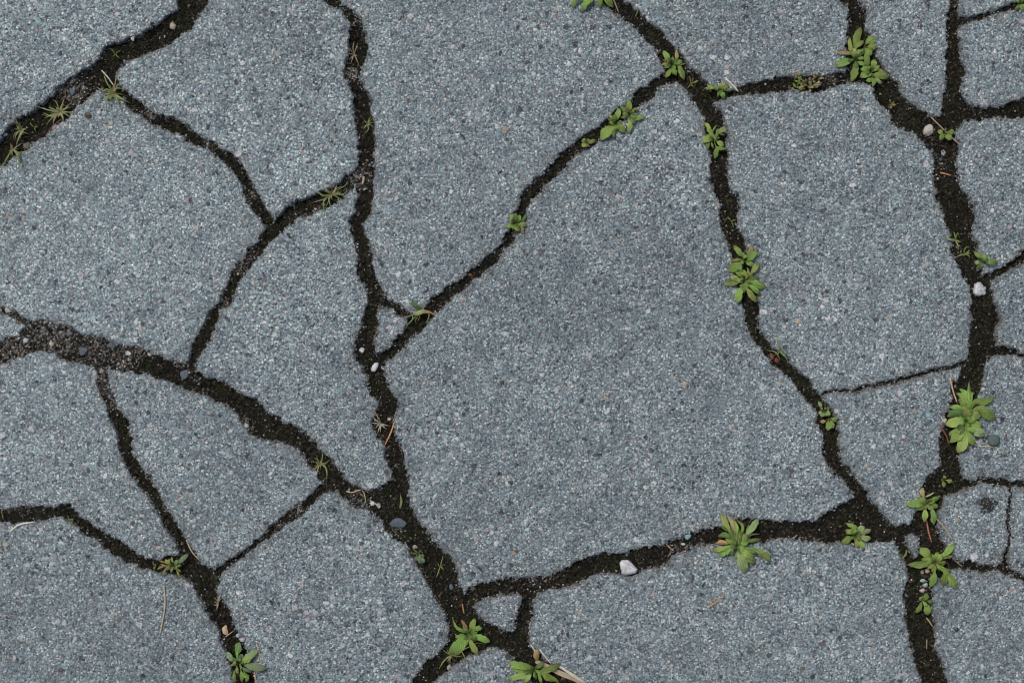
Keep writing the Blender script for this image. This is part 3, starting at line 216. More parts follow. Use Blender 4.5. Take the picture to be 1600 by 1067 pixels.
('grass_tuft', 'spiky grass tuft with straw centre, largest in the upper left crack', 'grass', 'grass tufts in the cracks', (-354,179.4),[([(-354,179.4),(-370,183)],1.3, 'g'),([(-359.2,175.6),(-366.4,178.7)],1.6, 'g'),([(-359.2,174.3),(-364.1,169.7)],1.3, 'g'),([(-355.9,186.6),(-360.2,189.2)],1, 'y'),([(-350.7,186.6),(-350,191.2)],1.2, 'g'),([(-354,179.4),(-346.1,184.7)],1.3, 'g'),([(-354,179.4),(-342.8,177.5)],1.2, 'g'),([(-347.4,176.9),(-344.1,173.6)],1.2, 'g'),([(-350.7,175.6),(-350,171)],1.4, 'g'),([(-356.6,175.6),(-359.2,169)],1.7, 'g'),([(-354,179.4),(-361.8,178.7)],1.3, 'g'),([(-354,179.4),(-365.1,174.3)],1.3, 'g'),([(-354,179.4),(-357.2,184)],1.2, 'y'),([(-357.2,176.9),(-356.6,172.9)],1, 't'),([(-352.7,183.3),(-350.7,185.3)],1.3, 't'),([(-355.9,179.4),(-359.2,179.4)],1.2, 't'),([(-352.7,176.9),(-351.3,173.6)],1.2, 't'),([(-354.6,180.7),(-355.9,183.3)],1.2, 't'),([(-351.3,179.4),(-348.1,178.7)],1.3, 't'),([(-347.4,182),(-343.5,183.3)],1, 'g'),([(-349.4,181.4),(-344.8,186.6)],1, 'g'),([(-362.5,175.6),(-365.8,176.9)],1.2, 'g'),([(-354,177.5),(-355.3,174.3)],1.2, 't'),([(-360.5,182),(-361.2,185.3)],1.2, 'g')]),
('grass_tuft', 'spiky green grass tuft where the thin upper left crack branches off', 'grass', 'grass tufts in the cracks', (-311.4,193.8),[([(-319.9,195.8),(-325.5,199.1)],1.3, 'g'),([(-316,201.7),(-319.6,209.6)],1.2, 'y'),([(-309.4,200.4),(-309.1,207.6)],1, 'o'),([(-308.8,197.1),(-303,196.8)],1.3, 'g'),([(-305.6,189.9),(-298.4,186)],1.6, 'g'),([(-308.1,188.6),(-305.6,181.4)],1.6, 'g'),([(-316,188.6),(-316.3,181.4)],1.6, 'p'),([(-311.4,193.8),(-319.9,187.9)],1.4, 'g'),([(-311.4,193.8),(-318.6,192.5)],1.6, 'g'),([(-311.4,193.8),(-314.7,200.4)],1.4, 'g'),([(-311.4,193.8),(-313.4,186.6)],1.3, 'y'),([(-309.4,191.2),(-313.4,190.6)],1.2, 'y'),([(-309.4,196.5),(-308.1,202.4)],1.2, 'g'),([(-316,196.5),(-321.3,191.9)],1.2, 'p'),([(-307.6,189.9),(-303.6,187.9)],1.2, 'g'),([(-312.1,191.2),(-317.3,187.3)],1.3, 'g'),([(-310.8,192.5),(-307.6,187.3)],1.2, 'g'),([(-312.7,194.5),(-316.7,197.1)],1.2, 'y'),([(-310.1,193.8),(-312.1,191.9)],1.7, 'r')]),
('grass_seedling', 'tiny three-bladed yellow seedling in the dark soil at far upper left', 'seedling', 'grass tufts in the cracks', (-373.8,167.4),[([(-373.8,167.4),(-377.1,171.4)],0.9, 'y'),([(-373.8,167.4),(-370.8,167.4)],0.9, 'y'),([(-373.8,167.4),(-372.5,163.5)],0.9, 'y')]),
('grass_tuft', 'grass tuft near the left edge, beside a pale blue chip', 'grass', 'grass tufts in the cracks', (-384.2,165.7),[([(-385.7,170.9),(-387.2,173.5)],1.1, 'y'),([(-384.2,165.7),(-389.3,166.2)],1, 'g'),([(-384.2,165.7),(-382.6,168.8)],1, 'y'),([(-381.1,163.2),(-376.9,161.4)],1, 'g'),([(-388.8,161.6),(-389.8,158)],0.9, 'g'),([(-384.2,160.6),(-383.6,156.5)],0.9, 'g'),([(-384.2,165.7),(-386.7,169.3)],0.9, 'y'),([(-384.2,165.7),(-378.5,167.3)],0.9, 'g'),([(-382.1,164.7),(-384.7,159),(-388,152.3)],1.8, 'g'),([(-383.1,164.2),(-386.2,161.1)],1.2, 'g'),([(-385.2,166.2),(-387.8,169.3)],0.9, 't'),([(-383.6,166.8),(-385.2,170.9)],1, 't')]),
('grass_tuft', 'sparse grass tuft lowest at the left edge beside a brown lump', 'grass', 'grass tufts in the cracks', (-390.9,150.4),[([(-387.2,151.8),(-382.3,155.2)],0.9, 'g'),([(-386.7,147.8),(-382.1,143.7)],1, 't'),([(-393.4,144.7),(-396,141.1)],1.1, 'g'),([(-394.5,141.1),(-399.1,135.7)],1.3, 'y'),([(-385.7,145.2),(-383.6,138),(-384.2,131.8)],1.4, 'p'),([(-390.9,150.4),(-392.4,154.9)],0.9, 'g'),([(-385.2,145.7),(-382.6,142.6)],1, 'p'),([(-392.4,148.8),(-393.9,149.3)],0.9, 't'),([(-391.4,151.3),(-392.9,152.3)],1, 't'),([(-386.2,147.3),(-379.5,147.8),(-374.4,150.4)],1, 'p'),([(-391.4,147.3),(-392.9,143.2)],0.9, 'y')]),
('grass_tuft', 'splayed grass tuft in the short crack left of the central vertical crack', 'grass', 'grass tufts in the cracks', (-141.4,115),[([(-146.5,113.5),(-153.6,117.6)],1.7, 'g'),([(-144.4,117.6),(-146.5,121)],1.9, 'g'),([(-147.6,110.6),(-157,108.3)],0.9, 't'),([(-142.9,111),(-141.2,104.6)],1.3, 'g'),([(-146.1,110.6),(-147.1,105.7),(-145.9,98.6)],1.3, 'p'),([(-131.6,113.9),(-128.6,107.2)],1.1, 'g'),([(-135.4,111.7),(-136.9,108)],1, 't'),([(-132.4,114.6),(-127.9,118.7)],1, 'g'),([(-129.4,122.1),(-128.8,125.5),(-130.9,120.2)],0.7, 'p'),([(-136.1,119.9),(-131.6,121)],1, 'g'),([(-138.7,116.9),(-136.7,122.1)],1.6, 't'),([(-140.6,117.6),(-140.6,120.2),(-143.6,120.2)],0.8, 'p'),([(-138.4,114.6),(-131.6,115)],1, 'y'),([(-139.1,113.9),(-135.4,112.5)],0.9, 'y'),([(-138.4,115.7),(-132.7,118)],0.8, 'y'),([(-141.4,113.9),(-140.2,110.6)],0.9, 'g'),([(-142.5,116.5),(-143.6,118.4)],1.1, 'g'),([(-134.6,111.7),(-130.9,110.2)],0.8, 'y')]),
('grass_tuft', 'grass seedling with one broad bent blade where two central cracks meet', 'grass', 'grass tufts in the cracks', (-72.5,22.3),[([(-77,20.8),(-68.7,23.4),(-63.9,23.2)],3.4, 'g'),([(-64.3,23),(-61.7,21.2),(-59.3,19.3)],2.1, 'b'),([(-71.7,24.2),(-74.7,28.7),(-79,32)],2.3, 'd'),([(-72.8,24.2),(-77,27.9),(-80.9,30.9)],1.6, 'd'),([(-76.6,22.7),(-78.1,16.7),(-81.1,13.3)],1, 'g'),([(-80.7,14),(-82.6,11.1),(-84.5,7.8)],0.8, 'p'),([(-65,22.7),(-65.3,18.2),(-68,13.5)],1.1, 'g'),([(-73.6,19.7),(-75.3,16.7),(-74.9,13.3)],0.9, 'y'),([(-72.1,19.3),(-74,15.5)],1, 'o')]),
('dried_grass_tuft', 'dry grey star of dead grass beside the reddish needle', 'dead grass', 'grass tufts in the cracks', (-102.3,-64.3),[([(-105.5,-57.3),(-107.9,-52.9)],1.1, 't'),([(-106,-61.5),(-109.3,-58.2)],1, 'w'),([(-106.5,-63.9),(-109.8,-63.4)],1, 'w'),([(-104.6,-65.2),(-106.7,-67.8)],1.1, 'w'),([(-103.7,-67.5),(-105.1,-72.2)],1.2, 't'),([(-102.3,-64.3),(-102.7,-71.3)],1.1, 'w'),([(-99.9,-67),(-97.6,-68.9)],1.2, 't'),([(-99,-65.2),(-95,-66.3)],1.1, 't'),([(-103.7,-61.5),(-103.7,-59.2)],1, 'w'),([(-105.5,-62),(-107.4,-60.6)],0.9, 'w')]),
('seedling', 'four-leaved round seedling crossed by a pale thin stalk', 'seedling', 'broad-leaved weeds in the cracks', (338.1,162.2),[([(336.8,162.5),(332.3,163.8)],4.7, 'y'),([(336.8,161.6),(333.5,157)],4.1, 'g'),([(338.8,161),(343,157.4)],5.1, 'g'),([(340.1,162.7),(344.7,163.8)],3.8, 'g'),([(337.5,163.8),(337.5,166.4)],1.8, 'y')]),
('grass_seedling', 'thin grass seedling with crossed blades in the right-hand crack', 'seedling', 'grass tufts in the cracks', (347,79.3),[([(347,79.3),(345.3,86.2)],1.3, 'y'),([(348.3,75),(349.9,70.9)],1.4, 'g'),([(343,79.3),(337.1,80.4)],2, 'p'),([(347,79.3),(351.6,77.6)],1.3, 'g'),([(348,85.2),(350.2,80.9)],0.9, 'y')]),
('grass_seedling', 'curled yellow grass seedling left of the bright green weed at right', 'seedling', 'grass tufts in the cracks', (354.8,68.4),[([(350.9,67.8),(346.3,65.8)],1.6, 'y'),([(354.8,68.4),(358,71.7)],1.7, 'y'),([(357,67.1),(358.2,64.5)],1.3, 'y'),([(353.5,71.1),(355.5,74),(359.3,73.7)],1.2, 'y'),([(356.5,68.8),(359,68.8)],1.2, 'y'),([(354.8,68.4),(353.5,66.5)],1.2, 'y')]),
('weed', 'small bright green weed right of the grass seedlings, above the white lump', 'weed', 'broad-leaved weeds in the cracks', (365.7,62.5),[([(364.4,65.1),(360.8,70)],4.1, 'g'),([(366.4,64.5),(370.8,67.7)],3.4, 'g'),([(367.9,62.5),(378.7,61.2)],4.5, 'g'),([(363.7,61.9),(360.4,61.2)],3.5, 'p'),([(365.7,61.2),(365.7,56.5)],2.8, 'y'),([(363.1,57.9),(362.4,55.8)],2.4, 'p'),([(367,63.8),(370.2,63.8)],3, 'g')]),
('weed', 'weed cut off by the top edge, leaf tips hanging into view', 'weed', 'broad-leaved weeds in the cracks', (62.3,270.2),[([(51.8,269.5),(46.9,259.4)],3.7, 'g'),([(60.8,268),(54.4,257.7)],4.7, 'g'),([(62.3,268),(58.9,262.4)],4.9, 'y'),([(67.4,269.1),(68.6,260.1)],4.7, 'g'),([(71.6,268),(78.9,260.5)],5.6, 'g'),([(60.4,273.1),(56.7,279.9)],4.5, 'g'),([(64.2,273.1),(69.7,280.6)],4.9, 'g'),([(59.3,271.4),(50.3,276.9)],4.1, 'g'),([(65.9,271.4),(75.7,275.4)],4.5, 'g')]),
('weed', 'withered yellow-brown weed with one grey-green leaf at lower left', 'weed', 'broad-leaved weeds in the cracks', (-264.7,-174.8),[([(-259.6,-172),(-252.6,-165.5)],4, 'e'),([(-266.9,-173.7),(-270.8,-169.7)],3.1, 'y'),([(-269.7,-172.5),(-275.9,-170.8)],1.7, 'o'),([(-270.3,-178.2),(-273.1,-182.4)],1.6, 'y'),([(-272.5,-175.3),(-277,-177.6)],1.5, 'o'),([(-261.3,-178.7),(-258.7,-184.1)],1.5, 'y'),([(-261.3,-174.8),(-257.9,-174.2)],2.2, 'g'),([(-264.7,-172),(-266.1,-168.3)],2.2, 'y'),([(-261.3,-177),(-257.9,-179.6)],1.5, 'o'),([(-266.9,-176.5),(-272,-178.2)],1.7, 'y'),([(-262.4,-173.7),(-260.2,-169.7)],2, 'o'),([(-262.4,-175.3),(-261.3,-177.6)],2.8, 'g'),([(-269.2,-174.8),(-274.2,-173.7)],1.7, 'o'),([(-265.2,-175.9),(-268.6,-177.6)],1.7, 'r'),([(-266.9,-172.5),(-267.5,-169.2)],1.5, 'y')]),
('dried_grass_tuft', 'curled pale straw wisps below the lower left crack junction', 'dead grass', 'grass tufts in the cracks', (-230,-204.1),[([(-229.1,-200.8),(-227.2,-197.4)],1.9, 't'),([(-231.7,-205.8),(-233.9,-205.3)],1, 't'),([(-230.3,-206.9),(-231.1,-210)],1.3, 't'),([(-231.1,-201.3),(-233.4,-199.6)],0.8, 't'),([(-228.6,-201.9),(-227,-200.8)],1.2, 't'),([(-231.7,-203.8),(-233.1,-204.1)],0.8, 't')]),
('grass_seedling', 'tiny dry upright grass left of the withered lower left weed', 'seedling', 'grass tufts in the cracks', (-279.1,-175.6),[([(-279.1,-175.6),(-280.8,-171.1)],1.1, 'y'),([(-279.1,-175.6),(-278.6,-173.4)],1.1, 'y'),([(-279.1,-175.6),(-280,-179)],1.3, 'y'),([(-279.1,-175.6),(-280.8,-177.3)],0.8, 'y')]),
('grass_tuft', 'grass seedling with a long drooping blade in the lower left crack', 'grass', 'grass tufts in the cracks', (-150.4,-95.8),[([(-146.6,-95.5),(-141.7,-91.8)],1.3, 'y'),([(-153.2,-98.7),(-156.4,-100.3)],1.3, 'y'),([(-146.2,-97.4),(-144.5,-101.7),(-144.9,-108.9)],1.3, 'g'),([(-148.5,-92.8),(-147.8,-86.5)],1.2, 'y'),([(-151.5,-93.2),(-153,-89.4)],1, 'y'),([(-152,-92.4),(-154.9,-90.7)],0.8, 'y'),([(-149.9,-97.4),(-149.9,-100.8)],0.7, 'y'),([(-152,-96.6),(-151.5,-93.2)],0.8, 'y')]),
('grass_seedling', 'single curved green blade in the soil above the flat blue stone', 'seedling', 'grass tufts in the cracks', (-87.7,-130.3),[([(-86.5,-125),(-87.3,-119.4)],1.8, 'g'),([(-85.8,-124.3),(-86.9,-121.3)],1, 'g')]),
('seedling', 'small seedling of dull round leaves and grass below the flat blue stone', 'seedling', 'broad-leaved weeds in the cracks', (-73,-165.4),[([(-73,-165.4),(-80.5,-164.8)],1, 'y'),([(-73,-165.4),(-77.9,-161.8)],1, 'y'),([(-73,-165.4),(-70.4,-162.2)],1.2, 'y'),([(-73,-165.4),(-78.7,-166.2)],1, 'y'),([(-73.4,-167.7),(-75.3,-170.3)],4.6, 'e'),([(-71.2,-169.2),(-68.2,-172.2)],4.5, 'e'),([(-71.2,-166.9),(-68.2,-166.5)],3.4, 'e'),([(-71.9,-168.4),(-71.9,-172.9)],3.7, 'e')]),
('grass_seedling', 'thin grass sprig right of the dull round-leaved seedling', 'seedling', 'grass tufts in the cracks', (-56.6,-176.7),[([(-55.1,-172.2),(-53.9,-166.9)],1, 'y'),([(-57.7,-180.4),(-59.6,-184.9)],1, 'y'),([(-54.7,-176.7),(-53.4,-179.3)],0.9, 'g'),([(-56.6,-176.7),(-58.1,-172.9)],0.9, 'y'),([(-55.1,-175.2),(-53.6,-174.4)],0.7, 'y')]),
('grass_seedling', 'pale curled grass above two red bud scales in the right crack', 'seedling', 'grass tufts in the cracks', (209.1,-7.7),[([(206.9,-10),(204.6,-7.7),(198.2,-6.8)],1, 'p'),([(208.4,-4.4),(206.9,0.9),(203.3,6.5)],1.3, 'p'),([(210.6,-9.2),(214,-13),(215.5,-17.5)],1.2, 'p'),([(207.2,-10.4),(208.7,-13),(209.5,-16.2)],1, 'y'),([(210.2,-6.6),(212.5,-5.5)],0.9, 'g')]),
('dried_grass_tuft', 'dry pale star of dead grass in the upper central crack', 'dead grass', 'grass tufts in the cracks', (-123.8,224.7),[([(-123.8,224.7),(-127.4,230.3)],0.9, 't'),([(-123.8,224.7),(-128.1,224)],0.9, 't'),([(-123.8,224.7),(-127.4,220.2)],0.9, 't'),([(-123.8,224.7),(-120.8,233.1)],0.8, 't'),([(-123.8,224.7),(-123.5,234.2)],0.8, 't'),([(-121.8,220.9),(-119.4,215.1)],0.8, 't'),([(-123.8,224.7),(-120.6,222.8)],0.8, 'w'),([(-123.8,224.7),(-126,217.9)],0.8, 't')]),
('grass_tuft', 'small pale grass tuft in the upper central vertical crack', 'grass', 'grass tufts in the cracks', (-113.2,170.1),[([(-113.2,170.1),(-110.4,176)],0.9, 'y'),([(-113.2,170.1),(-108.1,171.1)],0.9, 'g'),([(-112.3,165.5),(-115.6,162)],1, 'g'),([(-113.2,170.1),(-116.2,173.7)],0.8, 'y'),([(-113.2,170.1),(-111.8,166.4)],0.8, 'g'),([(-113.2,170.1),(-109.5,173.9)],0.9, 'y'),([(-113.2,170.1),(-115.6,167.8)],0.8, 'y'),([(-110.9,169.2),(-108.3,168.3)],0.8, 'y')]),
('grass_seedling', 'bent yellowish blades in the right crack above the double weed', 'seedling', 'grass tufts in the cracks', (171.7,94.3),[([(168.3,96.3),(165.8,92.6)],0.8, 'y'),([(171.7,94.3),(173.4,88.6)],0.8, 'y'),([(171.7,94.3),(175.4,95.3)],0.8, 'y'),([(171.7,94.3),(168.3,97.4)],0.7, 'y')]),
('seedling', 'tiny green sprout at the bend of the lower left crack', 'seedling', 'broad-leaved weeds in the cracks', (-344,-139.7),[([(-344,-139.7),(-346.4,-137.5)],1.3, 'g'),([(-344,-139.7),(-341.8,-138)],1.5, 'y'),([(-344,-139.7),(-342.7,-142.5)],1.5, 'g'),([(-344,-139.7),(-345.9,-141.5)],1.3, 'y')]),
('grass_seedling', 'tiny green sprout touching the left edge', 'seedling', 'grass tufts in the cracks', (-398.6,-135.5),[([(-398.6,-135.5),(-397.5,-130.1)],0.8, 'g'),([(-398.6,-135.5),(-397,-139.7)],0.8, 'g'),([(-398.6,-135.5),(-399.4,-132.4)],0.8, 'y')]),
('grass_seedling', 'tiny three-bladed grass in the wide upper left crack', 'seedling', 'grass tufts in the cracks', (-310.1,224.7),[([(-310.1,224.7),(-314.6,229.1)],0.8, 'y'),([(-310.1,224.7),(-306,220.7)],1, 'y'),([(-310.1,224.7),(-307.4,226.8)],0.7, 'y'),([(-310.1,224.7),(-312.1,222.4)],0.7, 'y')]),
('seedling', 'tiny yellow sprout in the crack below the top right weeds', 'seedling', 'broad-leaved weeds in the cracks', (295.9,185),[([(295.9,185),(294.2,188.7)],1.5, 'y'),([(295.9,185),(299,184)],1.7, 'b'),([(295.9,185),(295.1,181)],1.3, 'y'),([(295.9,185),(297.6,186.5)],1.2, 'y')]),
('weed', 'green weed at the top right corner', 'weed', 'broad-leaved weeds in the cracks', (396.7,263.6),[([(396.7,263.6),(392.2,258.1)],3, 'g'),([(396.7,263.6),(397.4,257.4)],3, 'g'),([(396.7,263.6),(400.1,259.1)],2.7, 'g'),([(396.7,263.6),(392.7,265.8)],3.4, 'g'),([(396.7,263.6),(400.1,268.2)],3, 'g'),([(396.7,263.6),(395.6,269.5)],3, 'g')]),
]
DEBRIS = [
('splinter', 'white splinter lying beside the small pale weed near the top', 'splinter', [(167,205),(173,199.2),(177,194.8)],1.7, 'w', 'tube'),
('pine_needle', 'reddish-brown needle in the central crack by the dry star', 'needle', [(-91.8,-62.2),(-94.5,-70.8),(-99.5,-81.2)],1.3, 'n', 'tube'),
('stalk', 'thin pale stalk crossing the four-leaved seedling', 'stalk', [(327.5,176.2),(339,164.2),(351.5,151.8)],1, 't', 'tube'),
('pine_needle', 'short orange needle stub in the right-hand crack', 'needle', [(335.2,132),(343.8,129.8)],1.5, 'n', 'tube'),
('straw', 'long knotted straw lying on the lower left slab', 'straw', [(-272,-190.2),(-270.8,-200.8),(-271.5,-210.8),(-275,-229.2)],1.4, 't', 'tube'),
('stalk', 'white curved stalk lying near the left edge', 'stalk', [(-392.5,-148.8),(-385.5,-143.2),(-373,-140.8)],1.3, 'w', 'tube'),
('straw', 'pale curved straw at the lower left crack junction', 'straw', [(-254.5,-154.8),(-250,-164.2),(-244,-170.8)],1.1, 't', 'tube'),
('stem', 'orange-red stem hanging below the pale pointed-leaf weed', 'stem', [(324.8,-140.2),(326.5,-149.2),(329,-157.8)],1.5, 'n', 'tube'),
('twig', 'dry pale twig running down right of the orange-red stem', 'twig', [(331.5,-138.2),(338.5,-146.2),(344.5,-155.8)],1.3, 't', 'tube'),
('straw', 'thin straw poking right from the notched-leaf weed', 'straw', [(344.5,-169.2),(349,-173.2),(353,-176.2)],0.75, 't', 'tube'),
('straw', 'pale chip of straw above the pale pointed-leaf weed', 'straw', [(324,-121.5),(330.5,-118.2)],1.5, 't', 'tube'),
('straw', 'broad dry straw blade running off the bottom edge', 'straw', [(18.5,-249.8),(35,-257.2),(62.5,-269.2)],3.75, 't', 'blade'),
('straw', 'narrower dry straw blade just above the broad one at the bottom', 'straw', [(37,-253.2),(45,-258.2),(57.5,-266.2)],2.25, 'w', 'blade'),
('straw', 'thin straw slanting to the tan seed leaf at the bottom', 'straw', [(14.8,-236.8),(18,-241.8)],1.1, 'w', 'tube'),
('straw', 'thin white straw right of the tan seed leaf', 'straw', [(21.5,-240.2),(26,-245.8),(30.5,-251.2)],1.2, 'w', 'tube'),
('straw', 'pale straw at the top edge beside the cut-off weed', 'straw', [(79,268.8),(81.5,262.8),(83.5,257.2)],1.1, 't', 'tube'),
('straw', 'hair-thin straw right of the dark stone, right edge', 'straw', [(364.5,-81.8),(374.5,-82.2),(385,-84.2)],0.75, 't', 'tube'),
('stem', 'dry pinkish stem up the left side of the large bushy weed', 'stem', [(342,-28.2),(345,-39.2),(348.5,-48.2)],1.5, 'k', 'tube'),
('stem', 'red-brown stem curling left of the large bushy weed', 'stem', [(335,-66.8),(339.5,-73.2),(342.5,-80.8)],1.6, 'r', 'tube'),
('stem', 'dry red stem under the spiky straw-centred grass tuft', 'stem', [(-353,173.8),(-359,168.8),(-364.5,161.2)],1.3, 'r', 'tube'),
('straw', 'pale dry needle pair among debris in the lower crack', 'straw', [(120.5,-157.8),(123.5,-161.2),(126.5,-163.8)],1.1, 't', 'tube'),
('straw', 'thin dry needle below the pale needle pair', 'straw', [(125,-164.2),(122,-168.8)],0.8, 't', 'tube'),
('straw', 'dry fleck of straw beside the teal pebble', 'straw', [(135.5,-161.8),(138,-158.8)],1, 't', 'tube'),
('straw', 'pale split straw under the small lower right weed', 'straw', [(324.5,-216.2),(327,-219.2),(329.5,-223.2)],1.1, 't', 'tube'),
('straw', 'short pale straw in the bottom right crack', 'straw', [(325,-233.2),(325,-240.8)],1.1, 't', 'tube'),
('straw', 'small pale straw in the dark crack left of the bright weed', 'straw', [(219,-154.2),(223.5,-151.2)],0.9, 't', 'tube'),
('loose_grass', 'single loose green blade beside the stone island at lower right', 'blade', [(309,-163.2),(307.5,-166.2),(304.5,-169.2)],1.5, 'y', 'blade'),
('stem', 'short red-brown stem above the glossy weed at the bottom', 'stem', [(-39,-205.2),(-37.5,-213.2)],1.1, 'n', 'tube'),
('straw', 'curled dry grass in the junction left of the two white pebbles', 'straw', [(-130,-117.2),(-125,-118.2),(-117,-116.2),(-114,-127.2)],0.9, 't', 'tube'),
('straw', 'tan straw beside the grey spoon-leaved weed, on the slab', 'straw', [(-199.5,-236.2),(-197.5,-243.2),(-198,-250.2)],1.1, 't', 'tube'),
('straw', 'pinkish straw at the bottom edge by the spoon-leaved weed', 'straw', [(-201.5,-255.2),(-200.5,-261.2),(-200.5,-268.2)],1.3, 'k', 'tube'),
('straw', 'yellow straw over the orange husk at lower left', 'straw', [(-224.5,-231.2),(-220.5,-228.2),(-217,-225.8)],0.8, 't', 'tube'),
('stalk', 'short white stalk above the second upper left grass tuft', 'stalk', [(-321,211.8),(-316.5,206.8),(-311.5,199.8)],1.2, 'w', 'tube'),
('straw', 'short fleck of straw in the central crack at the tan stone', 'straw', [(-116.5,118.2),(-113,120.2)],0.8, 'w', 'tube'),
('straw', 'pale straw in the crack above the bright weed at the fork', 'straw', [(96.5,254.2),(98.5,258.8)],0.8, 'y', 'tube'),
('husk', 'tan dry seed leaf at the bottom edge', 'seed leaf', [(19.8,-240.2),(19,-244.8),(20,-249.8)],5, 's', 'leaf'),
('husk', 'orange-brown dry husk above the spoon-leaved weed', 'husk', [(-224,-222.2),(-225,-225.8),(-223,-229.8)],4.5, 'k', 'leaf'),
('bud_scale', 'left of two red bud scales in the right crack', 'bud scale', [(204,-9.8),(203,-14.8)],3, 'v', 'leaf'),
('bud_scale', 'right of two red bud scales in the right crack', 'bud scale', [(206.5,-12.8),(208.5,-16.8)],3.25, 'v', 'leaf'),
('bud_scale', 'small red bud scale in the diagonal crack above the bent blade', 'bud scale', [(-34.5,52.2),(-31,51.8)],2.5, 'v', 'leaf'),
('wood_chip', 'small tan wood chip in the central crack junction', 'wood chip', [(-116,128.8),(-117,122.8)],2.25, 't', 'tube'),
]
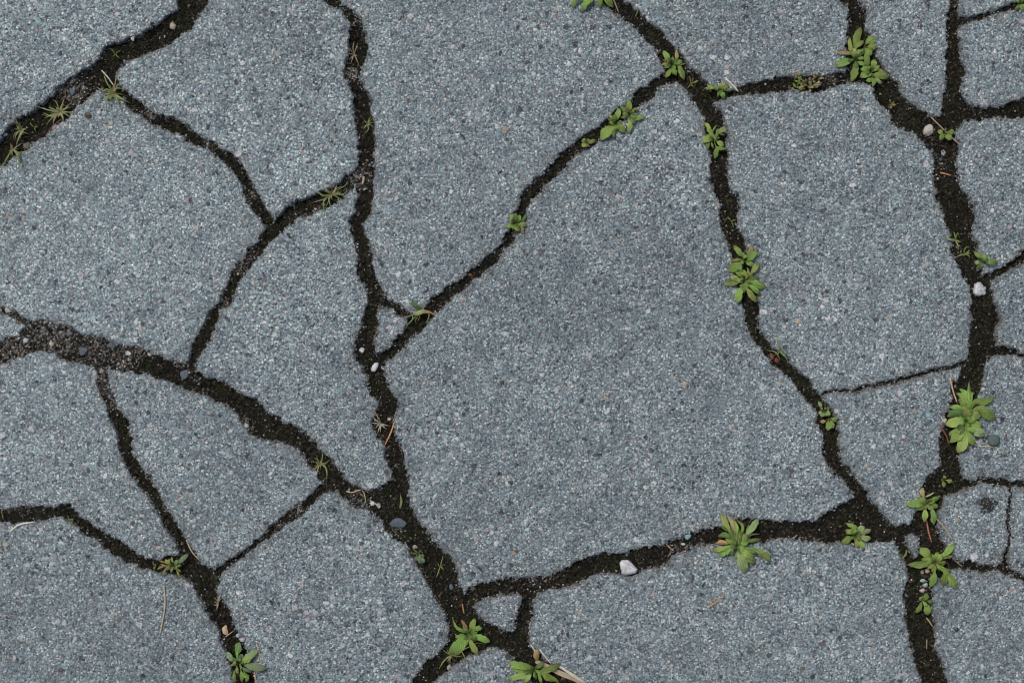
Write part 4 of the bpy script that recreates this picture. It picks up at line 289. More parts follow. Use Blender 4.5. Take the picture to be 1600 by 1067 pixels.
STONES = [
('pebble', 'large white granite pebble in the lower crack', 91,-176.8,7.5,6.4, 'white', 0,0.55),
('pebble', 'small round teal pebble at the edge of the lower crack', 137.5,-152.2,3,3.25, 'teal', 0,0.75),
('pebble', 'pale domed pebble in the upper right crack beside the stalk', 326.5,165.2,3.75,4.75, 'cream', -0.4,0.75),
('pebble', 'lumpy white stone at the right-hand crack fork', 366,40.8,5,5.5, 'white', 0.4,0.75),
('pebble', 'round white pebble in the central crack, upper of two', -117.5,-6.8,3,2.75, 'white', 0,0.75),
('pebble', 'elongated white pebble in the central crack, lower of two', -107.5,-20.2,2.25,4.25, 'white', -0.5,0.75),
('pebble', 'tan pebble in the wide crack at the top left', -265.5,246.8,2.75,3.25, 'tan', 0.3,0.75),
('stone_chip', 'dark brown stone chip lying on the upper left slab', -331.5,176.2,2.75,3.5, 'brown', 0.2,0.75),
('stone_chip', 'flat blue slate stone in the lower central junction', -89.5,-142.2,7.25,4.5, 'blue', 0.05,0.35),
('pebble', 'left of two white pebbles above the flat blue stone', -109.5,-126.8,2.5,2.25, 'white', 0,0.75),
('pebble', 'right of two white pebbles above the flat blue stone', -104.5,-128.2,2.5,2.75, 'cream', 0,0.75),
('pebble', 'small blue stone in the crack above the bottom junction', -47.5,-192.2,2,3, 'blue', 0.2,0.75),
('pebble', 'dark green-grey stone lying right of the large bushy weed', 376.5,-77.2,5,4.5, 'dgreen', 0.2,0.6),
('stone_chip', 'grey-blue flat stone where two left cracks meet', -256,-25.8,4.5,4, 'blue', 0.3,0.4),
('stone_chip', 'blue-grey flat stone in the gravelly left crack, longest one', -313,-2.8,4.5,2.5, 'blue', -0.3,0.4),
('stone_chip', 'blue-grey stone in the middle of the gravelly left crack', -336,-7.8,4.25,3, 'blue', 0.6,0.5),
('stone_chip', 'dark grey stone near the top of the gravelly left crack', -346.5,5.8,3,3, 'grey', 0.2,0.5),
('pebble', 'white pebble in the gravelly left crack', -360.5,-1.8,2.4,2.75, 'cream', 0,0.75),
('stone_chip', 'pale angular stone in the gravelly crack, right of the long blue one', -300.5,-9.2,3,2.25, 'paleblue', -0.4,0.5),
('pebble', 'small cream pebble at the right end of the gravelly stretch', -283.5,-10.2,2,1.5, 'cream', -0.3,0.75),
('pebble', 'small bluish stone at the left end of the gravelly crack', -380.5,0.8,2.5,2.5, 'paleblue', 0,0.75),
('pebble', 'pale oval pebble at the left edge above the gravelly crack', -394,24.2,3.25,2.25, 'paleblue', -0.4,0.75),
('pebble', 'white pebble on the slab at the left edge', -398.5,-74.2,3.5,3.25, 'white', 0,0.75),
('pebble', 'tan pebble at the mouth of the narrow left crack', -321,-23.2,2.1,2.1, 'cream', 0,0.75),
('pebble', 'pale pebble on the rim of the left crack bend', -207.5,-65.8,2.25,2.25, 'cream', 0,0.75),
('stone_chip', 'dark blue chips in the tan grit of the upper left crack', -344,196.2,2.5,4.5, 'blue', -0.3,0.5),
('stone_chip', 'pale blue chip touching the left edge in the upper left crack', -397,161.8,3,1.65, 'paleblue', 0.1,0.75),
('soil_lump', 'brown lump by the lowest left grass tuft', -379.5,152.8,3.5,3, 'brown', 0.3,0.75),
('pebble', 'teal stone beside the pink pebble at lower right, upper of two', 322,-187.2,2.3,1.8, 'teal', 0,0.75),
('pebble', 'pale blue stone just above the pink pebble at lower right', 323.8,-190.8,2.5,1.9, 'paleblue', 0.6,0.75),
('pebble', 'pink pebble above the small lower right weed', 321.8,-194.8,2.5,1.9, 'pink', 0,0.75),
('pebble', 'white flat pebble on the slab right of the bright weed', 277.5,-163.2,2.75,1.75, 'white', -0.2,0.75),
('pebble', 'white pebble under the bright weed at the dark junction', 266.5,-159.2,2,1.75, 'white', 0.4,0.75),
('pebble', 'cream triangular pebble right of the large bushy weed top', 368.5,-37.2,1.9,1.75, 'cream', 0,0.75),
('pebble', 'round grey pebble beside the cream triangular one', 369.5,-33.2,2.5,2.5, 'bluegrey', 0,0.75),
('pebble', 'pink stone left of the large bushy weed, upper of the cluster', 343,-54.8,2.1,1.8, 'pink', 0,0.75),
('pebble', 'pink stone left of the large bushy weed, lowest of the cluster', 338,-61.8,2.25,2.5, 'pink', 0.3,0.75),
('pebble', 'tan pebble under the notched-leaf weed', 321.5,-180.5,2,2.25, 'tan', 0,0.75),
('pebble', 'reddish tan pebble under the notched-leaf weed, right one', 325.5,-179.8,2.1,2.1, 'tan', 0,0.75),
('pebble', 'grey round pebble above the spoon-leaved weed', -214.5,-230,2,2, 'bluegrey', 0,0.75),
('pebble', 'lilac pebble right of the grey one above the spoon-leaved weed', -210.5,-232.8,3,2.25, 'lilac', 0.4,0.75),
('pebble', 'cream pebble under the sprawling grass at lower middle', -49,-255.2,2.25,2.5, 'pink', 0,0.75),
('pebble', 'white pebble above the dull round-leaved seedling', -76,-160.8,2.25,2, 'cream', 0,0.75),
('pebble', 'pale grey stone among needles in the lower crack', 134,-158.5,2.5,1.5, 'paleblue', -0.2,0.75),
('pebble', 'white pebble in the soil by the reddish needle', -96,-60.8,1.8,1.5, 'cream', 0,0.75),
('stone_chip', 'grey patch of stone in the soil below the four-leaved seedling', 338,147.8,2.25,3, 'bluegrey', 0.2,0.4),
]
AGGREGATE = [
(23.5,-26.2,2.3,2.3, 'white'),
(196.5,23.2,3.5,3, 'white'),
(223.5,15.8,3,2.75, 'tan'),
(-5,5.8,4.5,2.5, 'paleblue'),
(-33.5,-86.2,3,1.6, 'white'),
(210,257.2,3.75,2, 'pink'),
(318,241.8,2.5,2.5, 'white'),
(-165.5,-188.8,2.5,2.25, 'pink'),
(-145,-204.2,3,2.5, 'white'),
(-153.5,-211.8,2.75,2.5, 'paleblue'),
(106,-96.2,3.25,2, 'white'),
(76.5,-257.8,2.5,2.5, 'pink'),
(90,104.8,2.5,2.5, 'teal'),
(96,106.8,2.5,2.75, 'pink'),
(22,69.8,4,3.5, 'black'),
(43,184.8,2.5,2.75, 'black'),
(-316,-177.8,2.75,2.75, 'white'),
(-291,-220.8,2.75,2.5, 'white'),
(-352,-256.2,4,2.5, 'black'),
(-213,-196.2,3,2.75, 'white'),
(-208,-216.8,2.5,1.75, 'black'),
(125.5,-113.8,2.5,2, 'black'),
(141,-184.8,2,5, 'black'),
(67.5,-250.2,2.5,2, 'black'),
(-1,-110.2,2.5,2.5, 'black'),
(-392.5,96.2,2.5,2.5, 'tan'),
(-381.5,95.2,2,1.75, 'tan'),
(-385,95.8,2,2, 'black'),
(-164.5,149.2,2.5,2.75, 'tan'),
(-66,244.2,2.5,3, 'pink'),
(-78.5,253.8,2.25,2.25, 'white'),
(-114,208.8,2.75,2.25, 'white'),
(-4.5,165.8,2.5,2.25, 'orange'),
(-30.5,203.8,2.25,2.25, 'tan'),
(-140,222.2,3,2.75, 'paleblue'),
(-46.5,230.2,3.5,2, 'white'),
(207.5,167.2,2.5,2.5, 'brown'),
(308.5,164.8,2.5,1.5, 'orange'),
(370.5,142.8,2.5,2.5, 'black'),
(338.5,18.2,2.5,2.5, 'brown'),
(232,-178.8,2,2, 'white'),
(242,-189.2,2.25,2.25, 'white'),
(272.5,-175.2,2.5,2, 'paleblue'),
(361.5,-245.2,2,2.5, 'brown'),
(201,-199.8,2.5,3, 'pink'),
(306,-74.2,2.5,2.5, 'white'),
(-337,52.2,2.5,2.25, 'pink'),
(-292,50.8,2.5,2, 'white'),
(-378,52.8,2.25,2, 'white'),
(-185.5,4.8,2.25,2, 'white'),
(361.5,-167.8,3.75,4.75, 'white'),
(87.5,106.8,2,2, 'paleblue'),
(224,260.2,2.25,1.75, 'white'),
(167.5,214.2,3,3, 'tan'),
(168.5,221.8,3.5,2.5, 'white'),
(-39,219.2,2.5,1.5, 'white'),
(-117.5,171.8,2.75,2, 'white'),
(-192.5,259.2,2.5,2.5, 'black'),
(-84,256.8,3,2, 'black'),
(-60,218.8,2.5,2.5, 'black'),
(-100,136.8,2.25,2.25, 'brown'),
(-51.5,133.8,2.25,2.5, 'black'),
(242.5,101.8,4,2.5, 'black'),
(269,119.8,2.5,2, 'black'),
(220,152.8,2.25,2.25, 'white'),
(266,122.2,3.5,2.25, 'white'),
(325,-158.2,1.5,1.5, 'white'),
(23,15.8,2.25,2.25, 'brown'),
(106.5,23.2,2.75,2.5, 'white'),
(177.5,-2.8,2,2.5, 'white'),
(166.5,-11.2,2.5,2, 'black'),
(85,-13.2,2.25,2, 'black'),
(135,-33.2,2.25,3.25, 'tan'),
(73.5,-43.8,2.5,2.5, 'tan'),
(72.5,-65.2,3.5,2, 'white'),
(196.5,-36.2,3.5,3, 'paleblue'),
(295,19.2,3,3.5, 'tan'),
(242.5,26.8,3,3, 'white'),
(270,44.2,2.5,2, 'paleblue'),
(274.5,-11.8,2.5,2.5, 'black'),
(315,-54.8,2.5,2, 'tan'),
(325,-57.2,2,2, 'cyan'),
(314,-44.2,3,2.5, 'black'),
(298.5,-74.2,2,2, 'white'),
(198.5,-67.8,3,2, 'brown'),
(175,-46.8,2.5,2.5, 'bluegrey'),
(-256.5,-115.2,2.25,2, 'brown'),
(-260,-125.8,2.5,2, 'brown'),
(-289,-136.2,2.25,2, 'pink'),
(-297.5,-165.2,2.5,2.5, 'brown'),
(-317.5,-189.8,3,2.25, 'paleblue'),
(-395.5,-158.8,3,2.5, 'tan'),
(-370.5,-149.8,2,2, 'white'),
(-389,-247.2,2.5,3, 'pink'),
(-307,-217.2,3,3, 'brown'),
(-192.5,-141.8,3,2.5, 'black'),
(-142.5,-216.8,2,2, 'brown'),
(-169.5,-207.8,3,2.5, 'pink'),
(-27.5,-154.2,2.5,2.5, 'tan'),
(-12,-157.8,2.5,3, 'white'),
(104.5,-114.2,3.5,2.5, 'white'),
(72.5,-105.2,3.5,3, 'paleblue'),
(57.5,-113.2,3,3, 'bluegrey'),
(150,-120.8,2.5,2.5, 'bluegrey'),
(101.5,-164.2,2.5,2.5, 'paleblue'),
(1.5,-165.2,2,2, 'orange'),
(53,-212.2,2.5,3, 'tan'),
(92,-225.2,2.5,2.5, 'brown'),
(48.5,-236.8,2.5,3, 'white'),
(34,253.8,2.25,2.25, 'red'),
(53.5,226.8,2.5,3, 'white'),
(45.5,248.8,2.5,2.5, 'white'),
(10,251.8,2.5,2, 'black'),
(45,216.8,2.5,2.5, 'white'),
(139,239.8,2.5,2.75, 'black'),
(157.5,221.8,4,2.5, 'white'),
(89,226.8,2.5,2.5, 'paleblue'),
(88,226.8,2.5,2.5, 'bluegrey'),
(80,170.8,2.5,2, 'paleblue'),
(121,169.8,2.5,2.5, 'black'),
(111,163.8,3,2.5, 'white'),
(83,112.8,2.25,3.25, 'pink'),
(50,91.8,2.5,2, 'black'),
(121,136.8,2.5,2.5, 'brown'),
(375,101.8,2.5,2.5, 'white'),
(388.5,89.2,3,2.5, 'pink'),
(398.5,249.2,2.5,3, 'pink'),
(321.5,238.8,2,2, 'tan'),
(302.5,250.8,2.5,2, 'black'),
(-370,250.2,2.75,3.25, 'teal'),
(-308,255.8,2.5,2.5, 'white'),
(-296,236.8,2,3, 'paleblue'),
(-253.5,226.8,3,3, 'bluegrey'),
(-265,105.2,3,2, 'black'),
(-341,94.8,3,2, 'white'),
(-356,131.8,2,2, 'white'),
(-316,156.2,2.5,2.5, 'pink'),
(-297.5,146.8,3,2.5, 'lilac'),
(-213.5,146.8,3,3.5, 'white'),
(-313,170.2,2.25,2, 'tan'),
(-327.5,187.8,2,2, 'tan'),
(-386.5,260.8,2.5,2, 'paleblue'),
(228.5,-180.8,2,2, 'tan'),
(277.5,-166.2,2,1.5, 'paleblue'),
(240,-163.2,2.5,2.5, 'black'),
(218.5,-100.8,2.5,2.5, 'black'),
(277,-96.8,2,2, 'tan'),
(372.5,-147.8,2,2.5, 'brown'),
(348,-139.8,3.5,2.5, 'tan'),
(390,-193.8,2,2.5, 'orange'),
(368.5,-208.2,3,2, 'black'),
(226.5,-255.8,3,3, 'brown'),
(303,-265.2,3,2.5, 'black'),
(242.5,-236.2,4,2, 'brown'),
]
RNG = random.Random(11)
NR = np.random.RandomState(7)
MM = 0.001

# ------------------------------------------------------------------ small node helper
class Mat:
    def __init__(s, name):
        s.m = bpy.data.materials.new(name); s.m.use_nodes = True
        s.t = s.m.node_tree; s.t.nodes.clear()
        s.out = s.n('ShaderNodeOutputMaterial'); s.p = s.n('ShaderNodeBsdfPrincipled')
        s.l(s.p.outputs[0], s.out.inputs[0])
    def n(s, t, **k):
        x = s.t.nodes.new(t)
        for a, b in k.items(): setattr(x, a, b)
        return x
    def l(s, a, b): s.t.links.new(a, b)
    def v(s, sock, val):
        if hasattr(val, 'is_output'): s.l(val, sock)
        else: sock.default_value = val
    def math(s, op, a, b=0.0, clamp=False):
        x = s.n('ShaderNodeMath', operation=op, use_clamp=clamp); s.v(x.inputs[0], a); s.v(x.inputs[1], b); return x.outputs[0]
    def ramp(s, f, stops, interp='LINEAR'):
        x = s.n('ShaderNodeValToRGB'); e = x.color_ramp; e.interpolation = interp
        while len(e.elements) < len(stops): e.elements.new(0.5)
        for el, (p, c) in zip(e.elements, stops):
            el.position = p; el.color = (c[0], c[1], c[2], 1) if not isinstance(c, float) else (c, c, c, 1)
        s.l(f, x.inputs[0]); return x.outputs[0]
    def mix(s, f, a, b, mode='MIX'):
        x = s.n('ShaderNodeMix', data_type='RGBA', blend_type=mode, clamp_factor=True)
        s.v(x.inputs[0], f)
        for i, q in ((6, a), (7, b)):
            if isinstance(q, tuple): x.inputs[i].default_value = (q[0], q[1], q[2], 1)
            else: s.l(q, x.inputs[i])
        return x.outputs[2]
    def noise(s, vec, scale, detail=3.0, rough=0.55):
        x = s.n('ShaderNodeTexNoise'); x.inputs['Scale'].default_value = scale; x.inputs['Detail'].default_value = detail
        x.inputs['Roughness'].default_value = rough; s.l(vec, x.inputs['Vector']); return x.outputs[0]
    def voro(s, vec, scale, rnd=1.0, feat='F1'):
        x = s.n('ShaderNodeTexVoronoi', feature=feat); x.inputs['Scale'].default_value = scale
        x.inputs['Randomness'].default_value = rnd; s.l(vec, x.inputs['Vector']); return x
    def bump(s, h, dist, strength=1.0, normal=None):
        x = s.n('ShaderNodeBump'); x.inputs['Distance'].default_value = dist; x.inputs['Strength'].default_value = strength
        s.l(h, x.inputs['Height'])
        if normal: s.l(normal, x.inputs['Normal'])
        s.l(x.outputs[0], s.p.inputs['Normal']); return x.outputs[0]
    def sep(s, c):
        x = s.n('ShaderNodeSeparateColor'); s.l(c, x.inputs[0]); return x.outputs

def pos(m): return m.n('ShaderNodeNewGeometry').outputs['Position']

# ------------------------------------------------------------------ pavement material: blue-grey exposed aggregate
def slab_material():
    m = Mat('weathered_aggregate_pavement'); P = pos(m)
    wn = m.n('ShaderNodeTexNoise'); wn.inputs['Scale'].default_value = 420; m.l(P, wn.inputs['Vector'])
    wv = m.n('ShaderNodeVectorMath', operation='SCALE'); m.l(wn.outputs['Color'], wv.inputs[0]); wv.inputs[3].default_value = 0.0016
    wa = m.n('ShaderNodeVectorMath', operation='ADD'); m.l(P, wa.inputs[0]); m.l(wv.outputs[0], wa.inputs[1]); Q = wa.outputs[0]
    fine = m.voro(Q, 960); f = m.sep(fine.outputs['Color'])
    med = m.voro(Q, 500); g = m.sep(med.outputs['Color'])
    big = m.voro(Q, 215); b = m.sep(big.outputs['Color'])
    base = m.ramp(f[0], [(0.0, (.070, .078, .086)), (.25, (.132, .147, .159)), (.55, (.192, .213, .227)), (.8, (.250, .276, .290)), (.93, (.37, .395, .40)), (1.0, (.60, .61, .60))])
    hue = m.ramp(g[1], [(0.0, (.90, 1.03, 1.035)), (.45, (.94, 1.025, 1.01)), (.68, (.99, 1.015, .995)), (.80, (1.05, .995, .985)), (.87, (.88, 1.03, 1.015)), (.955, (1.10, 1.02, .91))], 'CONSTANT')
    gr = m.ramp(g[0], [(0.0, (.050, .055, .064)), (.13, (.10, .11, .125)), (.32, (.20, .225, .245)), (.62, (.275, .305, .322)), (.85, (.37, .40, .41)), (.95, (.54, .55, .545))])
    gm = m.math('MULTIPLY', m.ramp(g[2], [(.44, 0.0), (.5, 1.0)]), m.ramp(med.outputs['Distance'], [(.42, 1.0), (.60, 0.0)]))
    c = m.mix(gm, base, gr)
    bc = m.ramp(b[0], [(0.0, (.055, .058, .066)), (.12, (.15, .165, .185)), (.4, (.25, .28, .30)), (.66, (.22, .27, .285)), (.78, (.42, .44, .44)), (.92, (.33, .305, .30)), (1.0, (.56, .56, .55))])
    bm_ = m.math('MULTIPLY', m.ramp(b[2], [(.76, 0.0), (.78, 1.0)]), m.ramp(big.outputs['Distance'], [(.30, 1.0), (.46, 0.0)]))
    c = m.mix(bm_, c, bc)
    c = m.mix(1.0, c, hue, 'MULTIPLY')
    wn2 = m.n('ShaderNodeTexNoise'); wn2.inputs['Scale'].default_value = 300; wn2.inputs['Detail'].default_value = 3; m.l(P, wn2.inputs['Vector'])
    wv2 = m.n('ShaderNodeVectorMath', operation='SCALE'); m.l(wn2.outputs['Color'], wv2.inputs[0]); wv2.inputs[3].default_value = 0.0065
    wa2 = m.n('ShaderNodeVectorMath', operation='ADD'); m.l(P, wa2.inputs[0]); m.l(wv2.outputs[0], wa2.inputs[1])
    lg = m.voro(wa2.outputs[0], 140); lc = m.sep(lg.outputs['Color'])
    lm = m.math('MULTIPLY', m.ramp(lc[1], [(.80, 0.0), (.81, .9)]), m.ramp(m.math('ADD', lg.outputs['Distance'], m.math('MULTIPLY', m.math('ADD', lc[2], f[2]), .13)), [(.34, 1.0), (.42, 0.0)]))
    lcol = m.ramp(lc[0], [(0.0, (.016, .018, .022)), (.42, (.040, .043, .050)), (.52, (.070, .075, .082)), (.56, (.14, .16, .165)), (.70, (.31, .345, .35)), (.74, (.50, .51, .50)), (.86, (.30, .27, .25)), (.92, (.58, .58, .57))], 'LINEAR')
    c = m.mix(lm, c, m.mix(m.ramp(f[2], [(.4, 0.0), (.8, .25)]), lcol, base))
    patch = m.ramp(m.noise(P, 6, 6, .68), [(.30, (.82, .82, .83)), (.5, (1.0, 1.0, 1.0)), (.70, (1.14, 1.14, 1.13))])
    c = m.mix(1.0, c, patch, 'MULTIPLY')
    mott = m.ramp(m.noise(P, 55, 4, .62), [(.30, (.74, .75, .77)), (.5, (1.0, 1.0, 1.0)), (.70, (1.20, 1.19, 1.17))])
    c = m.mix(1.0, c, mott, 'MULTIPLY')
    spots = m.ramp(m.noise(P, 150, 3, .6), [(.28, (.36, .36, .39)), (.385, (1.0, 1.0, 1.0)), (.64, (1.0, 1.0, 1.0)), (.76, (1.32, 1.31, 1.29))])
    c = m.mix(1.0, c, spots, 'MULTIPLY')
    tn = m.n('ShaderNodeAttribute', attribute_name='tone'); c = m.mix(1.0, c, m.ramp(m.math('ADD', tn.outputs['Fac'], m.math('MULTIPLY', m.math('SUBTRACT', m.noise(P, 14, 4, .6), .5), .5)), [(0.0, (.74, .745, .75)), (.5, (1.0, 1.0, 1.0)), (1.0, (1.17, 1.18, 1.17))]), 'MULTIPLY')
    # soil stain creeping in from the broken rim
    at = m.n('ShaderNodeAttribute', attribute_name='rim')
    rn = m.noise(P, 160, 4, .65)
    st = m.math('MULTIPLY', m.ramp(m.math('ADD', at.outputs['Fac'], m.math('MULTIPLY', m.math('SUBTRACT', rn, .5), 1.3)), [(.10, 1.0), (.42, 0.0)]), m.ramp(m.noise(P, 22, 3, .6), [(.42, .04), (.66, .7)]))
    c = m.mix(st, c, m.mix(m.noise(P, 60, 2), (.055, .046, .036), (.13, .105, .082)))
    wash = m.math('MULTIPLY', m.ramp(m.math('ADD', m.math('MULTIPLY', at.outputs['Fac'], .25), m.math('SUBTRACT', m.noise(P, 18, 5, .65), .5)), [(.02, 1.0), (.40, 0.0)]), .20)
    c = m.mix(wash, c, (.10, .092, .078))
    m.l(c, m.p.inputs['Base Color'])
    m.p.inputs['Roughness'].default_value = .82
    m.p.inputs['Specular IOR Level'].default_value = .35
    h = m.math('ADD', m.math('MULTIPLY', gm, .5), m.math('MULTIPLY', bm_, .9))
    h = m.math('ADD', h, m.math('SUBTRACT', .5, m.math('MULTIPLY', fine.outputs['Distance'], .9)))
    h = m.math('ADD', h, m.math('MULTIPLY', f[1], .35))
    h = m.math('ADD', h, m.math('MULTIPLY', m.noise(P, 260, 3, .6), 1.0))
    m.bump(h, .0011, .85)
    return m.m

def soil_material():
    m = Mat('dark_crack_soil'); P = pos(m)
    vf = m.voro(P, 620); f = m.sep(vf.outputs['Color'])
    dark = m.ramp(f[0], [(0.0, (.0035, .003, .0026)), (.5, (.0095, .0082, .0064)), (.82, (.023, .019, .0135)), (.96, (.065, .054, .041)), (1.0, (.19, .165, .14))])
    moss = m.ramp(f[1], [(0.0, (.005, .0058, .0034)), (.6, (.013, .0148, .0072)), (1.0, (.036, .040, .017))])
    c = m.mix(m.ramp(m.noise(P, 38, 3), [(.42, 0.0), (.62, .85)]), dark, moss)
    c = m.mix(m.math('MULTIPLY', m.ramp(m.noise(P, 24, 4, .65), [(.52, 0.0), (.70, 1.0)]), .6), c, m.ramp(f[2], [(0.0, (.006, .005, .004)), (.6, (.020, .0165, .0125)), (.9, (.045, .037, .028)), (1.0, (.13, .11, .09))]))
    sand = m.ramp(f[0], [(0.0, (.024, .021, .018)), (.45, (.080, .070, .060)), (.78, (.150, .135, .118)), (.94, (.25, .23, .205)), (1.0, (.42, .40, .37))])
    at = m.n('ShaderNodeAttribute', attribute_name='sand')
    k = m.math('ADD', at.outputs['Fac'], m.math('MULTIPLY', m.math('SUBTRACT', m.noise(P, 120, 4, .7), .5), 1.1))
    c = m.mix(m.ramp(k, [(.38, 0.0), (.74, 1.0)]), c, sand)
    m.l(c, m.p.inputs['Base Color'])
    m.p.inputs['Roughness'].default_value = .95
    m.p.inputs['Specular IOR Level'].default_value = .15
    h = m.math('ADD', m.math('SUBTRACT', 1.0, vf.outputs['Distance']), m.math('MULTIPLY', m.noise(P, 300, 4, .7), 2.0))
    m.bump(h, .0016, 1.0)
    return m.m

def attr_material(name, rough=.9):
    m = Mat(name); a = m.n('ShaderNodeAttribute', attribute_name='tint')
    m.l(a.outputs['Color'], m.p.inputs['Base Color']); m.p.inputs['Roughness'].default_value = rough
    m.p.inputs['Specular IOR Level'].default_value = .2
    return m.m

LEAFC = {'g': (.208, .335, .056), 'd': (.095, .185, .042), 'y': (.275, .350, .075), 'o': (.320, .240, .100), 'r': (.200, .078, .044),
         'p': (.285, .385, .140), 'e': (.195, .280, .140), 'l': (.370, .410, .165), 't': (.420, .340, .215), 'w': (.560, .530, .450), 'b': (.430, .255, .095),
         'n': (.440, .165, .085), 'k': (.500, .330, .220), 's': (.420, .290, .110), 'v': (.260, .090, .045)}
def leaf_material(code):
    base = LEAFC[code]; m = Mat({'g': 'fresh_leaf', 'd': 'shaded_green_leaf', 'y': 'yellowing_leaf', 'o': 'browning_leaf', 'r': 'red_leaf', 'p': 'pale_leaf', 'e': 'grey_green_leaf', 'l': 'grass_blade',
        't': 'straw', 'w': 'bleached_straw', 'b': 'orange_dead_leaf', 'n': 'red_needle', 'k': 'pinkish_straw', 's': 'seed_husk', 'v': 'red_bud_scale'}[code])
    P = pos(m); uv = m.n('ShaderNodeUVMap', uv_map='uv'); sp = m.n('ShaderNodeSeparateXYZ'); m.l(uv.outputs[0], sp.inputs[0])
    oi = m.n('ShaderNodeObjectInfo')
    hs = m.n('ShaderNodeHueSaturation'); hs.inputs['Color'].default_value = (*base, 1)
    m.v(hs.inputs['Hue'], m.math('ADD', .478, m.math('MULTIPLY', oi.outputs['Random'], .044)))
    m.v(hs.inputs['Value'], m.math('ADD', .72, m.math('MULTIPLY', oi.outputs['Random'], .62)))
    m.v(hs.inputs['Saturation'], .95)
    c = hs.outputs[0]
    c = m.mix(m.math('MULTIPLY', m.ramp(m.noise(P, 240, 4, .6), [(.35, 0.0), (.7, 1.0)]), .42), c, tuple(min(1, q * 1.35 + .012) for q in base))
    if code in 'gdypeorl':
        mid = m.ramp(m.math('ABSOLUTE', m.math('SUBTRACT', sp.outputs[0], .5)), [(.02, 1.0), (.09, 0.0)])
        c = m.mix(m.math('MULTIPLY', mid, .55), c, (.27, .31, .13))
        blot = m.math('MULTIPLY', m.ramp(m.noise(P, 330, 3, .7), [(.60, 0.0), (.72, 1.0)]), .6 if code in 'yor' else .3)
        c = m.mix(blot, c, (.16, .085, .03))
        tip = m.math('MULTIPLY', m.ramp(m.math('ADD', sp.outputs[1], m.math('MULTIPLY', m.math('SUBTRACT', m.noise(P, 150, 2), .5), .8)), [(.86, 0.0), (1.0, 1.0)]), .6)
        c = m.mix(tip, c, (.21, .14, .055))
    m.l(c, m.p.inputs['Base Color'])
    m.p.inputs['Roughness'].default_value = .46
    m.p.inputs['Specular IOR Level'].default_value = .42
    vein = m.math('ADD', m.noise(P, 700, 3, .6), m.math('MULTIPLY', m.math('ABSOLUTE', m.math('SUBTRACT', sp.outputs[0], .5)), 2.0))
    sv = m.math('ABSOLUTE', m.math('SINE', m.math('MULTIPLY', m.math('SUBTRACT', sp.outputs[1], m.math('MULTIPLY', m.math('ABSOLUTE', m.math('SUBTRACT', sp.outputs[0], .5)), .5)), 26.0)))
    m.bump(m.math('ADD', vein, m.math('MULTIPLY', sv, .5)), .0009, .8)
    tr = m.n('ShaderNodeBsdfTranslucent'); m.l(c, tr.inputs[0])
    mx = m.n('ShaderNodeMixShader'); mx.inputs[0].default_value = .28 if code in 'gdypel' else .12
    m.l(m.p.outputs[0], mx.inputs[1]); m.l(tr.outputs[0], mx.inputs[2]); m.l(mx.outputs[0], m.out.inputs[0])
    return m.m
LM = {k: leaf_material(k) for k in LEAFC}

STONEC = {'white': (.47, .48, .485), 'cream': (.36, .335, .295), 'tan': (.34, .28, .21), 'brown': (.085, .066, .056), 'blue': (.058, .078, .102), 'paleblue': (.34, .38, .39),
          'teal': (.21, .37, .37), 'dgreen': (.050, .082, .078), 'grey': (.075, .085, .10), 'bluegrey': (.24, .28, .31), 'pink': (.37, .31, .29), 'lilac': (.31, .29, .33),
          'black': (.030, .032, .038), 'orange': (.36, .18, .09), 'red': (.30, .06, .03), 'cyan': (.16, .42, .52)}
def stone_material(k, set_in=False):
    m = Mat(('set_' if set_in else '') + k + '_stone'); P = pos(m); b = STONEC[k]
    f = m.voro(P, 900); s = m.sep(f.outputs['Color'])
    c = m.mix(m.math('MULTIPLY', m.ramp(s[0], [(.15, 1.0), (.4, 0.0)]), .40), (*b,), tuple(q * .5 for q in b))
    c = m.mix(m.ramp(m.noise(P, 130, 4, .65), [(.35, 0.0), (.75, .55)]), c, tuple(min(.8, q * 1.25 + .02) for q in b))
    dirt = m.math('MULTIPLY', m.ramp(m.noise(P, 210, 3, .6), [(.46, 0.0), (.66, 1.0)]), .62)
    c = m.mix(dirt, c, (.10, .085, .07))
    if set_in:
        f2 = m.sep(m.voro(P, 960).outputs['Color']); c = m.mix(m.ramp(f2[2], [(.50, 0.0), (.72, .25 if k in ('black', 'grey', 'brown') else .38)]), c, m.ramp(f2[0], [(0.0, (.05, .055, .06)), (.5, (.18, .20, .21)), (1.0, (.36, .39, .40))]))
    m.l(c, m.p.inputs['Base Color']); m.p.inputs['Roughness'].default_value = .7; m.p.inputs['Specular IOR Level'].default_value = .35
    m.bump(m.math('ADD', m.noise(P, 420, 4, .7), m.math('MULTIPLY', s[1], .25)), .0006, .7)
    return m.m
SM = {k: stone_material(k) for k in STONEC}
EM = {k: stone_material(k, True) for k in STONEC}
M_SLAB, M_SOIL, M_GRIT = slab_material(), soil_material(), attr_material('grit_grains')

